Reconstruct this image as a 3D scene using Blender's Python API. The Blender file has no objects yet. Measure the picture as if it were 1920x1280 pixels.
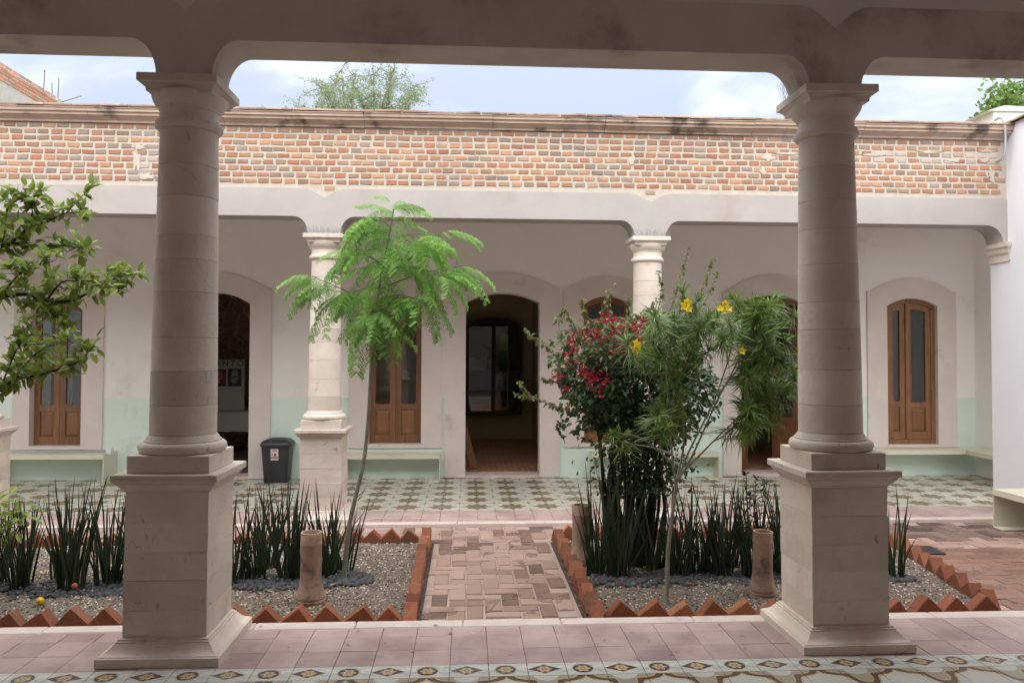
import bpy, math, random
from mathutils import Vector, Matrix, noise as mnoise
random.seed(7)
PI = math.pi
rad = math.radians
SC = bpy.context.scene
COL = SC.collection

# ------------------------------------------------------------------ camera
F_PX, CX, CY = 1450.0, 960.0, 618.0
YAW, PIT, ROLL = rad(3.3), rad(1.5), rad(0.2)
CAM = Vector((0, 0, 1.6))
FW = Vector((math.sin(YAW)*math.cos(PIT), math.cos(YAW)*math.cos(PIT), math.sin(PIT)))
_r = Vector((math.cos(YAW), -math.sin(YAW), 0)); _u = _r.cross(FW)
RT = _r*math.cos(ROLL) + _u*math.sin(ROLL); UP = RT.cross(FW)
cd = bpy.data.cameras.new('camera'); cam = bpy.data.objects.new('camera', cd); COL.objects.link(cam)
cd.sensor_width = 36; cd.lens = F_PX/1920*36; cd.shift_y = (CY-640)/1920; cd.clip_end = 3000; cd.clip_start = 0.05
M = Matrix(((RT.x, UP.x, -FW.x, CAM.x), (RT.y, UP.y, -FW.y, CAM.y), (RT.z, UP.z, -FW.z, CAM.z), (0, 0, 0, 1)))
cam.matrix_world = M
SC.camera = cam

def at(u, v, Y):
    "point of the place at depth Y seen at photograph pixel u, v"
    d = FW + RT*((u-CX)/F_PX) + UP*((CY-v)/F_PX)
    return CAM + d*((Y-CAM.y)/d.y)

# ------------------------------------------------------------------ node helpers
class V:
    "tiny expression wrapper round shader sockets"
    def __init__(s, nt, sock): s.nt, s.s = nt, sock
    def _op(s, op, b=None, c=None):
        n = s.nt.nodes.new('ShaderNodeMath'); n.operation = op
        for i, x in enumerate((s, b, c)):
            if x is None: continue
            if isinstance(x, V): s.nt.links.new(x.s, n.inputs[i])
            else: n.inputs[i].default_value = x
        return V(s.nt, n.outputs[0])
    def __add__(s, b): return s._op('ADD', b)
    def __sub__(s, b): return s._op('SUBTRACT', b)
    def __mul__(s, b): return s._op('MULTIPLY', b)
    def __truediv__(s, b): return s._op('DIVIDE', b)
    def __neg__(s): return s._op('MULTIPLY', -1.0)
    def abs(s): return s._op('ABSOLUTE')
    def frac(s): return s._op('FRACT')
    def floor(s): return s._op('FLOOR')
    def sqrt(s): return s._op('SQRT')
    def cos(s): return s._op('COSINE')
    def atan2(s, b): return s._op('ARCTAN2', b)
    def lt(s, b): return s._op('LESS_THAN', b)
    def gt(s, b): return s._op('GREATER_THAN', b)
    def mx(s, b): return s._op('MAXIMUM', b)
    def mn(s, b): return s._op('MINIMUM', b)
    def mod(s, b): return s._op('MODULO', b)
    def ramp(s, lo, hi):
        n = s.nt.nodes.new('ShaderNodeMapRange'); n.interpolation_type = 'SMOOTHSTEP'
        s.nt.links.new(s.s, n.inputs[0]); n.inputs[1].default_value = lo; n.inputs[2].default_value = hi
        return V(s.nt, n.outputs[0])

def mix(nt, f, a, b, mode='MIX'):
    n = nt.nodes.new('ShaderNodeMix'); n.data_type = 'RGBA'; n.blend_type = mode
    for i, x in ((0, f), (6, a), (7, b)):
        if isinstance(x, V): nt.links.new(x.s, n.inputs[i])
        elif hasattr(x, 'links'): nt.links.new(x, n.inputs[i])
        elif i == 0: n.inputs[0].default_value = x
        else: n.inputs[i].default_value = (*x, 1)
    return n.outputs[2]

def noise(nt, vec, scale, detail=4, rough=.55, dist=0):
    n = nt.nodes.new('ShaderNodeTexNoise'); n.inputs['Scale'].default_value = scale
    n.inputs['Detail'].default_value = detail; n.inputs['Roughness'].default_value = rough
    n.inputs['Distortion'].default_value = dist
    nt.links.new(vec, n.inputs['Vector'])
    return V(nt, n.outputs['Fac'])

def voro(nt, vec, scale, feature='F1'):
    n = nt.nodes.new('ShaderNodeTexVoronoi'); n.feature = feature; n.inputs['Scale'].default_value = scale
    nt.links.new(vec, n.inputs['Vector'])
    return V(nt, n.outputs['Distance'])

def begin(name):
    m = bpy.data.materials.new(name); m.use_nodes = True
    nt = m.node_tree; nt.nodes.clear()
    out = nt.nodes.new('ShaderNodeOutputMaterial'); b = nt.nodes.new('ShaderNodeBsdfPrincipled')
    nt.links.new(b.outputs[0], out.inputs[0])
    return m, nt, b, out

def pos(nt):
    g = nt.nodes.new('ShaderNodeNewGeometry'); return g.outputs['Position']

def scaled(nt, vec, s):
    n = nt.nodes.new('ShaderNodeVectorMath'); n.operation = 'MULTIPLY'
    nt.links.new(vec, n.inputs[0]); n.inputs[1].default_value = s
    return n.outputs[0]

def bump(nt, b, h, strength=.3, dist=.01):
    n = nt.nodes.new('ShaderNodeBump'); n.inputs['Strength'].default_value = strength; n.inputs['Distance'].default_value = dist
    nt.links.new(h.s, n.inputs['Height']); nt.links.new(n.outputs[0], b.inputs['Normal'])

def setf(nt, b, name, x):
    if isinstance(x, V): nt.links.new(x.s, b.inputs[name])
    elif hasattr(x, 'links'): nt.links.new(x, b.inputs[name])
    else: b.inputs[name].default_value = x

def simple(name, c1, c2=None, scale=6, rough=.7, bmp=.15, bscale=60, bdist=.004, stain=None, stain_scale=1.5, stain_lo=.55, stain_hi=.75, objvar=0, metal=0, spec=.5):
    "two-tone noise colour, optional stains, fine bump; world-space"
    m, nt, b, out = begin(name)
    p = pos(nt)
    c2 = c2 or tuple(x*.85 for x in c1)
    c = mix(nt, noise(nt, p, scale, 5).ramp(.3, .7), c1, c2)
    if stain:
        c = mix(nt, noise(nt, p, stain_scale, 6, .62).ramp(stain_lo, stain_hi), c, stain)
    if objvar:
        oi = nt.nodes.new('ShaderNodeObjectInfo')
        h = nt.nodes.new('ShaderNodeHueSaturation')
        v = V(nt, oi.outputs['Random'])*(2*objvar) + (1-objvar)
        nt.links.new(v.s, h.inputs['Value']); nt.links.new(c, h.inputs['Color']); c = h.outputs[0]
    setf(nt, b, 'Base Color', c); b.inputs['Roughness'].default_value = rough; b.inputs['Metallic'].default_value = metal
    b.inputs['Specular IOR Level'].default_value = spec
    if bmp: bump(nt, b, noise(nt, p, bscale, 5), bmp, bdist)
    return m

# ------------------------------------------------------------------ world, sun, exposure
w = bpy.data.worlds.new('World'); SC.world = w; w.use_nodes = True
nt = w.node_tree; nt.nodes.clear()
wo = nt.nodes.new('ShaderNodeOutputWorld'); bg = nt.nodes.new('ShaderNodeBackground')
nt.links.new(bg.outputs[0], wo.inputs[0])
SUN_EL, SUN_AZ = rad(62), rad(190)          # high, behind bright cloud
sky = nt.nodes.new('ShaderNodeTexSky'); sky.sky_type = 'NISHITA'; sky.sun_disc = False
sky.sun_elevation = SUN_EL; sky.sun_rotation = SUN_AZ
tc = nt.nodes.new('ShaderNodeTexCoord')
sx = nt.nodes.new('ShaderNodeSeparateXYZ'); nt.links.new(tc.outputs['Generated'], sx.inputs[0])
zz = V(nt, sx.outputs[2]).mx(0.0)
dv = nt.nodes.new('ShaderNodeVectorMath'); dv.operation = 'MULTIPLY'; dv.inputs[1].default_value = (1, 1, 2.4)
nt.links.new(tc.outputs['Generated'], dv.inputs[0])
cl = noise(nt, dv.outputs[0], 3.1, 7, .52, .35).ramp(.47, .80)
cloudcol = mix(nt, cl, (.325, .353, .418), (.95, .945, .94))
lum = (zz*2.0 + 1.0)*(0.24)                  # overcast sky: brighter towards the zenith
cm = nt.nodes.new('ShaderNodeVectorMath'); cm.operation = 'SCALE'
nt.links.new(cloudcol, cm.inputs[0]); nt.links.new(lum.s, cm.inputs['Scale'])
sk = nt.nodes.new('ShaderNodeVectorMath'); sk.operation = 'SCALE'; sk.inputs['Scale'].default_value = 0.06
nt.links.new(sky.outputs[0], sk.inputs[0])
fin = mix(nt, 0.85, sk.outputs[0], cm.outputs[0])
nt.links.new(fin, bg.inputs[0]); bg.inputs[1].default_value = 1.0
sl = bpy.data.lights.new('sun', 'SUN'); so = bpy.data.objects.new('sun', sl); COL.objects.link(so)
sl.energy = 1.5; sl.angle = rad(120); sl.color = (1, .93, .84)
sd = Vector((math.sin(SUN_AZ)*math.cos(SUN_EL), math.cos(SUN_AZ)*math.cos(SUN_EL), math.sin(SUN_EL)))
so.rotation_euler = sd.to_track_quat('Z', 'Y').to_euler(); so.location = (0, 0, 20)
vs = SC.view_settings; vs.view_transform = 'Standard'; vs.look = 'None'; vs.gamma = 1; vs.exposure = 2.52
SC.cycles.max_bounces = 14; SC.cycles.diffuse_bounces = 10; SC.cycles.transparent_max_bounces = 24

# ------------------------------------------------------------------ mesh helpers
class MB:
    def __init__(s): s.v, s.f, s.c = [], [], None
    def add(s, vs, fs, col=None):
        o = len(s.v); s.v += [tuple(x) for x in vs]; s.f += [tuple(i+o for i in f) for f in fs]
        if col is not None:
            if s.c is None: s.c = []
            s.c += [col]*len(fs)
        return s
    def box(s, x0, x1, y0, y1, z0, z1, bv=0.0, col=None):
        if bv <= 0:
            return s.add([(x0,y0,z0),(x1,y0,z0),(x1,y1,z0),(x0,y1,z0),(x0,y0,z1),(x1,y0,z1),(x1,y1,z1),(x0,y1,z1)],
                  [(0,3,2,1),(4,5,6,7),(0,1,5,4),(1,2,6,5),(2,3,7,6),(3,0,4,7)], col)
        return s.rings([[(x0+a,y0+a),(x1-a,y0+a),(x1-a,y1-a),(x0+a,y1-a)] for a in (bv,0,0,bv)], (z0,z0+bv,z1-bv,z1))
    def rings(s, loops, zs):
        n = len(loops[0]); vs = []; fs = []
        for L, z in zip(loops, zs): vs += [(p[0], p[1], z) for p in L]
        for k in range(len(loops)-1):
            for i in range(n):
                j = (i+1) % n
                fs.append((k*n+i, k*n+j, (k+1)*n+j, (k+1)*n+i))
        fs.append(tuple(reversed(range(n)))); fs.append(tuple((len(loops)-1)*n+i for i in range(n)))
        return s.add(vs, fs)
    def square(s, prof, cx=0, cy=0):
        return s.rings([[(cx-h,cy-h),(cx+h,cy-h),(cx+h,cy+h),(cx-h,cy+h)] for h, z in prof], [z for h, z in prof])
    def lathe(s, prof, n=40, cx=0, cy=0, cap=True):
        loops = [[(cx+r*math.cos(2*PI*i/n), cy+r*math.sin(2*PI*i/n)) for i in range(n)] for r, z in prof]
        if cap: return s.rings(loops, [z for r, z in prof])
        vs = []; fs = []
        for L, (r, z) in zip(loops, prof): vs += [(p[0], p[1], z) for p in L]
        for k in range(len(loops)-1):
            for i in range(n):
                j = (i+1) % n; fs.append((k*n+i, k*n+j, (k+1)*n+j, (k+1)*n+i))
        return s.add(vs, fs)
    def prism(s, poly, y0, y1):
        "polygon in x,z (counter-clockwise seen from -y) pushed from y0 to y1"
        n = len(poly)
        vs = [(x, y0, z) for x, z in poly] + [(x, y1, z) for x, z in poly]
        fs = [tuple(range(n)), tuple(reversed(range(n, 2*n)))] + [(i, i+n, (i+1) % n+n, (i+1) % n) for i in range(n)]
        return s.add(vs, fs)
    def strip(s, lo, hi, y0, y1):
        "solid between two x,z polylines of equal length, y0 front to y1 back"
        n = len(lo); vs = []
        for L in (lo, hi):
            for y in (y0, y1): vs += [(x, y, z) for x, z in L]
        a, b, c, d = 0, n, 2*n, 3*n
        fs = []
        for i in range(n-1):
            fs += [(a+i, a+i+1, c+i+1, c+i), (b+i+1, b+i, d+i, d+i+1), (a+i+1, a+i, b+i, b+i+1), (c+i, c+i+1, d+i+1, d+i)]
        fs += [(a, c, d, b), (a+n-1, b+n-1, d+n-1, c+n-1)]
        return s.add(vs, fs)
    def tube(s, pts, r0, r1=None, n=6):
        pts = [Vector(p) for p in pts]; r1 = r0 if r1 is None else r1
        m = len(pts); vs = []; fs = []
        ref = Vector((0.31, 0.77, 0.55))
        for k, p in enumerate(pts):
            t = (pts[min(k+1, m-1)]-pts[max(k-1, 0)]).normalized()
            a = t.cross(ref); a = a.normalized() if a.length > 1e-4 else t.orthogonal().normalized()
            b = t.cross(a); r = r0+(r1-r0)*k/(m-1)
            vs += [p+(a*math.cos(2*PI*i/n)+b*math.sin(2*PI*i/n))*r for i in range(n)]
        for k in range(m-1):
            for i in range(n):
                j = (i+1) % n; fs.append((k*n+i, k*n+j, (k+1)*n+j, (k+1)*n+i))
        fs.append(tuple(range(n))); fs.append(tuple(reversed([(m-1)*n+i for i in range(n)])))
        return s.add(vs, fs)
    def mesh(s, name, mat, smooth=False):
        me = bpy.data.meshes.new(name); me.from_pydata(s.v, [], s.f)
        if s.c is not None:
            at_ = me.color_attributes.new('Col', 'FLOAT_COLOR', 'CORNER')
            buf = []
            for p, c in zip(me.polygons, s.c): buf += [*c, 1.0]*p.loop_total
            at_.data.foreach_set('color', buf)
        if mat: me.materials.append(mat)
        if smooth: me.polygons.foreach_set('use_smooth', [True]*len(me.polygons))
        me.update()
        return me

def autosmooth(me, ang=35):
    me.polygons.foreach_set('use_smooth', [True]*len(me.polygons))
    try: me.set_sharp_from_angle(angle=rad(ang))
    except Exception: pass

def put(name, me, parent=None, loc=(0,0,0), rot=(0,0,0), scale=None):
    o = bpy.data.objects.new(name, me); COL.objects.link(o)
    o.location = loc; o.rotation_euler = rot
    if scale: o.scale = (scale,)*3 if isinstance(scale, (int, float)) else scale
    if parent: o.parent = parent
    return o
def tag(o, label, cat, group=None):
    o['label'] = label; o['category'] = cat
    if group: o['group'] = group
    return o
def empty(name, loc=(0,0,0), label=None, cat=None, group=None):
    o = bpy.data.objects.new(name, None); COL.objects.link(o); o.location = loc; o.empty_display_size = .1
    if label: tag(o, label, cat, group)
    return o
def struct(o): o['kind'] = 'structure'; return o
def stuff(o): o['kind'] = 'stuff'; return o
def obj(name, mb, mat, parent=None, smooth=False, ang=None, loc=(0,0,0), rot=(0,0,0)):
    me = mb.mesh(name, mat, smooth)
    if ang: autosmooth(me, ang)
    return put(name, me, parent, loc, rot)
R = random.uniform
def smooth_path(pts, n=6):
    "Catmull-Rom through points"
    P = [Vector(p) for p in pts]; P = [P[0]*2-P[1]]+P+[P[-1]*2-P[-2]]; out = []
    for i in range(1, len(P)-2):
        for k in range(n):
            t = k/n; a, b, c, d = P[i-1:i+3]
            out.append(.5*((2*b)+(c-a)*t+(2*a-5*b+4*c-d)*t*t+(3*b-a-3*c+d)*t**3))
    out.append(P[-2]); return out
def arc_pts(x0, x1, zs, zt, n=14):
    "segmental arch from (x0,zs) over (mid,zt) to (x1,zs)"
    h = (x1-x0)/2; f = zt-zs; Rr = (h*h+f*f)/(2*f); cx = (x0+x1)/2; cz = zt-Rr; a = math.asin(min(1, h/Rr))
    return [(cx+Rr*math.sin(-a+2*a*i/n), cz+Rr*math.cos(-a+2*a*i/n)) for i in range(n+1)]
ORD = ['first','second','third','fourth','fifth','sixth','seventh','eighth','ninth','tenth','eleventh','twelfth','thirteenth','fourteenth','fifteenth','sixteenth']

# ------------------------------------------------------------------ materials
def stone_mat(name, c1, c2, dark, vein, pits=1.0):
    m, nt, b, out = begin(name); p = pos(nt)
    oi = nt.nodes.new('ShaderNodeObjectInfo'); rnd = V(nt, oi.outputs['Random'])
    off = nt.nodes.new('ShaderNodeVectorMath'); off.operation = 'ADD'
    cmb = nt.nodes.new('ShaderNodeCombineXYZ'); k = rnd*37.0
    for i in range(3): nt.links.new(k.s, cmb.inputs[i])
    nt.links.new(p, off.inputs[0]); nt.links.new(cmb.outputs[0], off.inputs[1]); q = off.outputs[0]
    c = mix(nt, noise(nt, q, 3.5, 6, .6).ramp(.3, .7), c1, c2)
    c = mix(nt, noise(nt, scaled(nt, q, (1, 1, .35)), 5, 5, .6, 1.2).ramp(.60, .72)*.55, c, vein)
    c = mix(nt, noise(nt, q, 2.2, 7, .65).ramp(.58, .78)*.55, c, dark)
    pit = noise(nt, scaled(nt, q, (1, 1, .7)), 19, 4, .6, .6).ramp(.66, .71)*noise(nt, q, 3.2, 3).ramp(.46, .58)
    pit2 = noise(nt, q, 48, 3, .6).ramp(.735, .775)
    crk = (noise(nt, scaled(nt, q, (1, 1, .6)), 2.1, 4, .5, .9)-.5).abs().lt(.0028)*noise(nt, q, 1.7, 2).ramp(.57, .66)*.55
    pp = (pit.mx(pit2).mx(crk)*pits)
    c = mix(nt, pp*.7, c, tuple(x*.45 for x in c1))
    h = nt.nodes.new('ShaderNodeHueSaturation'); vv = rnd*.22+.89
    nt.links.new(vv.s, h.inputs['Value']); nt.links.new(c, h.inputs['Color'])
    setf(nt, b, 'Base Color', h.outputs[0]); b.inputs['Roughness'].default_value = .82
    b.inputs['Specular IOR Level'].default_value = .25
    bump(nt, b, noise(nt, q, 45, 6, .65)*.6 - pp*.9 + noise(nt, q, 8, 3)*.8, .8, .008)
    return m
M_STONE = stone_mat('cantera_stone', (.70,.635,.545), (.61,.545,.465), (.38,.325,.265), (.60,.47,.38))
M_STONEF = stone_mat('pale_cantera_stone', (.66,.60,.535), (.58,.51,.45), (.44,.37,.32), (.60,.46,.38))
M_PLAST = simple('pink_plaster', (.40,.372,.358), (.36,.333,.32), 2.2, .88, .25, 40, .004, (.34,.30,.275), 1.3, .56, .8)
M_PLASTD = simple('stained_plaster', (.58,.525,.475), (.50,.445,.40), 2.5, .9, .3, 30, .005, (.34,.28,.25), 1.6, .52, .7)
M_UPWALL = simple('rose_white_wall', (.66,.62,.60), (.61,.57,.55), 1.5, .9, .15, 50, .003)
M_SURR = simple('beige_surround', (.68,.62,.58), (.63,.57,.535), 3, .88, .25, 50, .004, (.44,.38,.34), 1.8, .6, .82)
M_WHITE = simple('white_wall', (.82,.805,.785), (.79,.77,.75), 1.2, .9, .2, 25, .004, (.64,.61,.585), 1.7, .55, .82)
M_MINT = simple('mint_dado', (.66,.80,.725), (.63,.765,.685), 1.4, .85, .2, 25, .004, (.52,.60,.53), 2.2, .55, .78)
M_PIER = simple('white_pier_paint', (.76,.76,.80), (.73,.73,.775), 1.1, .85, .1, 60, .003, (.64,.64,.66), 1.5, .62, .85)
M_CREAM = simple('cream_paint', (.66,.65,.53), (.62,.61,.50), 3, .5, .05, 40, .002, (.5,.46,.36), 3, .62, .8)
M_CORN = simple('pink_cornice_stone', (.45,.345,.275), (.38,.285,.23), 5, .9, .5, 40, .006, (.08,.065,.055), 2.4, .52, .66)
M_COPE = simple('coping_clay', (.40,.27,.20), (.28,.20,.15), 9, .9, .5, 60, .005, (.13,.11,.09), 3, .5, .66, objvar=.25)
M_MORTAR = simple('cream_mortar', (.50,.455,.39), (.445,.40,.34), 9, .92, .7, 45, .008, (.42,.37,.33), 1.6, .55, .72)
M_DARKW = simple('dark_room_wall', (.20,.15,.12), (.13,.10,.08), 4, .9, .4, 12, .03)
M_OCHRE = simple('ochre_room_wall', (.52,.42,.22), (.48,.385,.2), 3, .9)
M_ROOMTOP = simple('cream_room_wall', (.68,.60,.46), (.64,.565,.43), 3, .9)
M_ROOF = simple('roof_clay', (.33,.2,.14), (.22,.15,.11), 4, .9, .4)
M_CEIL = simple('ceiling_plaster', (.78,.75,.72), (.75,.72,.69), 2, .9)
M_KERB = simple('kerb_stone', (.64,.555,.51), (.56,.475,.435), 5, .8, .4, 50, .004, (.42,.35,.31), 4, .56, .75)
M_SOIL = simple('ground_soil', (.2,.17,.14), (.14,.12,.10), 8, .95, .6, 50, .01)
M_DIRT = simple('damp_dirt', (.075,.06,.05), (.045,.038,.032), 14, .9, .6, 40, .01, (.16,.13,.10), 9, .55, .7)
M_GROUT = simple('path_mortar', (.46,.345,.30), (.39,.285,.245), 7, .8, .6, 60, .005, (.36,.26,.23), 3, .55, .7)
M_TGROUT = simple('tile_grout', (.50,.41,.38), (.40,.32,.30), 9, .85)
M_METAL = simple('grey_metal', (.42,.44,.46), (.38,.40,.42), 8, .45, 0, metal=.5)
M_BLACK = simple('dark_plastic', (.032,.034,.037), (.028,.03,.032), 8, .42, .05, 200, .001)
M_GREENISH = simple('pale_green_box', (.62,.70,.63), (.57,.65,.58), 4, .8)
M_CONC = simple('grey_concrete', (.48,.49,.45), (.41,.42,.39), 5, .9, .5, 30, .01, (.32,.33,.30), 3, .55, .7)

def wood_mat(name, c1, c2, c3):
    m, nt, b, out = begin(name); p = pos(nt)
    q = scaled(nt, p, (14, 14, 1.1))
    g = noise(nt, q, 3.0, 6, .6, .6)
    c = mix(nt, g.ramp(.3, .7), c1, c2)
    c = mix(nt, noise(nt, p, 3.5, 4).ramp(.55, .8)*.6, c, c3)
    oi = nt.nodes.new('ShaderNodeObjectInfo'); h = nt.nodes.new('ShaderNodeHueSaturation')
    vv = V(nt, oi.outputs['Random'])*.3+.85
    nt.links.new(vv.s, h.inputs['Value']); nt.links.new(c, h.inputs['Color'])
    setf(nt, b, 'Base Color', h.outputs[0]); b.inputs['Roughness'].default_value = .5
    bump(nt, b, g, .2, .003)
    return m
M_WOOD = wood_mat('varnished_wood', (.25,.118,.05), (.165,.074,.033), (.31,.155,.068))
M_WOODD = wood_mat('dark_wood', (.05,.02,.015), (.035,.015,.012), (.07,.03,.02))

def glass_mat(name, tint=(.8,.85,.85), fac=.0):
    m = bpy.data.materials.new(name); m.use_nodes = True; nt = m.node_tree; nt.nodes.clear()
    out = nt.nodes.new('ShaderNodeOutputMaterial'); t = nt.nodes.new('ShaderNodeBsdfTransparent'); g = nt.nodes.new('ShaderNodeBsdfGlossy')
    t.inputs[0].default_value = (*tint, 1); g.inputs['Roughness'].default_value = .015
    fr = nt.nodes.new('ShaderNodeFresnel'); fr.inputs[0].default_value = 1.5
    f = V(nt, fr.outputs[0])*1.6 + .03
    ms = nt.nodes.new('ShaderNodeMixShader')
    nt.links.new(f.s, ms.inputs[0]); nt.links.new(t.outputs[0], ms.inputs[1]); nt.links.new(g.outputs[0], ms.inputs[2]); nt.links.new(ms.outputs[0], out.inputs[0])
    return m
M_GLASS = glass_mat('window_glass')

def brick_mat(name, use_attr, wet=False, rough=.85, grime=.35, soot=(.16,.12,.10), wetcol=(.16,.10,.085)):
    "brick colour comes from the piece itself (object colour, or the corner colour of joined pieces)"
    m, nt, b, out = begin(name); p = pos(nt)
    if use_attr:
        a = nt.nodes.new('ShaderNodeAttribute'); a.attribute_name = 'Col'; c = a.outputs['Color']
    else:
        a = nt.nodes.new('ShaderNodeObjectInfo'); c = a.outputs['Color']
    c = mix(nt, noise(nt, p, 22, 6, .65).ramp(.4, .8)*.35, c, (.55,.45,.4), 'MULTIPLY') if not wet else c
    c = mix(nt, noise(nt, p, 9, 5).ramp(.55, .8)*grime, c, soot)
    c = mix(nt, noise(nt, p, 60, 3).ramp(.62, .75)*.35, c, (.55,.42,.34))
    ro = rough
    if wet:
        wm = noise(nt, p, 3.6, 4, .55, 1.0).ramp(.57, .61)*noise(nt, p, .9, 2).ramp(.38, .5)
        c = mix(nt, wm*.38, c, wetcol)
        ro = (-wm)*.52 + rough
    setf(nt, b, 'Base Color', c); setf(nt, b, 'Roughness', ro)
    b.inputs['Specular IOR Level'].default_value = .4
    bump(nt, b, noise(nt, p, 70, 6, .65) + noise(nt, p, 15, 3)*1.2, .45, .005)
    return m
M_BRK = brick_mat('wall_brick', False); M_BRKS = brick_mat('wall_brick_joined', True)
M_PAV = brick_mat('paving_brick', False, True, .7, .2, (.3,.22,.2)); M_PAVS = brick_mat('paving_brick_joined', True, True, .7, .2, (.3,.22,.2))
M_EDGE = brick_mat('edging_brick', False, False, .85, .75, (.09,.055,.04))

def tile_pink():
    m, nt, b, out = begin('mauve_cement_tile'); p = pos(nt)
    oi = nt.nodes.new('ShaderNodeObjectInfo'); r = V(nt, oi.outputs['Random'])
    c = mix(nt, noise(nt, p, 3.2, 6, .6).ramp(.3, .7), (.50,.385,.36), (.36,.255,.245))
    c = mix(nt, noise(nt, p, 11, 6, .65).ramp(.52, .75)*.5, c, (.52,.42,.39))
    c = mix(nt, noise(nt, p, 5.5, 5, .7, 1.5).ramp(.6, .72)*.5, c, (.25,.175,.17))
    h = nt.nodes.new('ShaderNodeHueSaturation'); vv = r*.26+.87
    nt.links.new(vv.s, h.inputs['Value']); nt.links.new(c, h.inputs['Color'])
    setf(nt, b, 'Base Color', h.outputs[0]); setf(nt, b, 'Roughness', noise(nt, p, 6, 4)*.5+.12)
    bump(nt, b, noise(nt, p, 30, 5), .12, .003)
    return m
M_PINK = tile_pink()

def tile_far():
    "printed cement tile: brown rosettes on cream, motif 0.4 m"
    m, nt, b, out = begin('patterned_cement_tile'); p = pos(nt)
    s = nt.nodes.new('ShaderNodeSeparateXYZ'); nt.links.new(p, s.inputs[0])
    L = .4
    u = ((V(nt, s.outputs[0])+20.08)/L).frac() - .5; v = ((V(nt, s.outputs[1])-8.65+20)/L).frac() - .5
    r = (u*u+v*v).sqrt(); th = v.atan2(u)
    au, av = u.abs(), v.abs()
    cream = (.60,.585,.50); mint = (.47,.55,.47); brown = (.145,.11,.085); olive = (.33,.26,.12); grey = (.30,.29,.25)
    cr, cg = mix(nt, noise(nt, p, 5, 4), cream, (.52,.50,.43)), None
    # pale green lozenges between rosettes
    d1 = ((au-.5).abs()*1.0 + av*2.2).lt(.27); d2 = ((av-.5).abs()*1.0 + au*2.2).lt(.27)
    c = mix(nt, d1.mx(d2)*.9, cr, mint)
    # corner stars
    cu, cv = (au-.5).abs(), (av-.5).abs()
    c = mix(nt, ((cu*cv)._op('POWER', .5)*2.0+(cu+cv)*.35).lt(.13), c, grey)
    # rosette: eight petals
    pet = r.lt((th*4.0).cos().abs()*.15+.22)
    c = mix(nt, pet, c, brown)
    c = mix(nt, (r-((th*4.0).cos().abs()*.14+.10)).abs().lt(.018), c, olive)
    c = mix(nt, ((th*2.0).cos().abs()*.05+.07 - r).gt(0.0), c, olive)
    c = mix(nt, r.lt(.035), c, brown)
    # long leaves along the axes
    leaf = (av*2.6 + (au-.34).abs()).lt(.12); leaf2 = (au*2.6 + (av-.34).abs()).lt(.12)
    c = mix(nt, leaf.mx(leaf2), c, brown)
    c = mix(nt, noise(nt, p, 1.7, 5).ramp(.45, .75)*.4, c, (.40,.385,.33))
    setf(nt, b, 'Base Color', c); setf(nt, b, 'Roughness', noise(nt, p, 5, 4)*.45+.15)
    return m
M_FAR = tile_far()

def tile_near():
    "printed border with star medallions at the joints, and the star field beyond it"
    m, nt, b, out = begin('star_border_tile'); p = pos(nt)
    s = nt.nodes.new('ShaderNodeSeparateXYZ'); nt.links.new(p, s.inputs[0])
    X = (V(nt, s.outputs[0])+20.08-.0)/.195; k = (X+.5).floor(); u = (X+.5).frac()-.5
    v = (V(nt, s.outputs[1])-3.915)/.195
    typ = (k.mod(2.0)).gt(.5)
    r = (u*u+v*v).sqrt(); th = v.atan2(u); au, av = u.abs(), v.abs()
    ground = mix(nt, noise(nt, p, 14, 4), (.60,.61,.55), (.52,.55,.51))
    # twisted ribbons
    wv = ((u*2*PI).cos()*.16)
    rib = (v-wv).abs().lt(.07); rib2 = (v+wv).abs().lt(.07)
    c = mix(nt, rib*.8, ground, (.44,.48,.46)); c = mix(nt, rib2*.9, c, (.66,.68,.62))
    circ = r.lt(.26); dia = (au*.62+av).lt(.27)
    sh = circ*(typ*-1.0+1.0) + dia*typ
    c = mix(nt, r.lt(.30)*(typ*-1.0+1.0), c, (.40,.47,.45))
    c = mix(nt, sh, c, (.10,.055,.05))
    c = mix(nt, r.lt((th*6.0).cos()*.03+.17), c, (.48,.36,.15))
    c = mix(nt, r.lt((th*6.0).cos()*.02+.125), c, (.52,.40,.27))
    c = mix(nt, (r-.055).abs().lt(.014), c, (.2,.12,.08))
    c = mix(nt, noise(nt, p, 4, 5).ramp(.5, .75)*.35, c, (.45,.45,.42))
    setf(nt, b, 'Base Color', c); setf(nt, b, 'Roughness', noise(nt, p, 6, 4)*.4+.15)
    return m
M_BORD = tile_near()
def tile_star():
    m, nt, b, out = begin('star_field_tile'); p = pos(nt)
    s = nt.nodes.new('ShaderNodeSeparateXYZ'); nt.links.new(p, s.inputs[0])
    L = .39
    u = ((V(nt, s.outputs[0])+20.08)/L).frac()-.5; v = ((V(nt, s.outputs[1])-3.84+20*.39)/L+.5).frac()-.5
    r = (u*u+v*v).sqrt(); th = v.atan2(u)
    c = mix(nt, noise(nt, p, 8, 4), (.60,.61,.55), (.50,.52,.47))
    st = (th*4.0).cos()*.10+.38
    c = mix(nt, r.lt(st+.05), c, (.52,.42,.2)); c = mix(nt, r.lt(st+.02), c, (.13,.075,.055))
    c = mix(nt, r.lt(st-.08), c, (.52,.42,.2)); c = mix(nt, r.lt(st-.11), c, (.36,.33,.25))
    c = mix(nt, r.lt(.16), c, (.55,.56,.52))
    setf(nt, b, 'Base Color', c); b.inputs['Roughness'].default_value = .3
    return m
M_STAR = tile_star()

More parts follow.
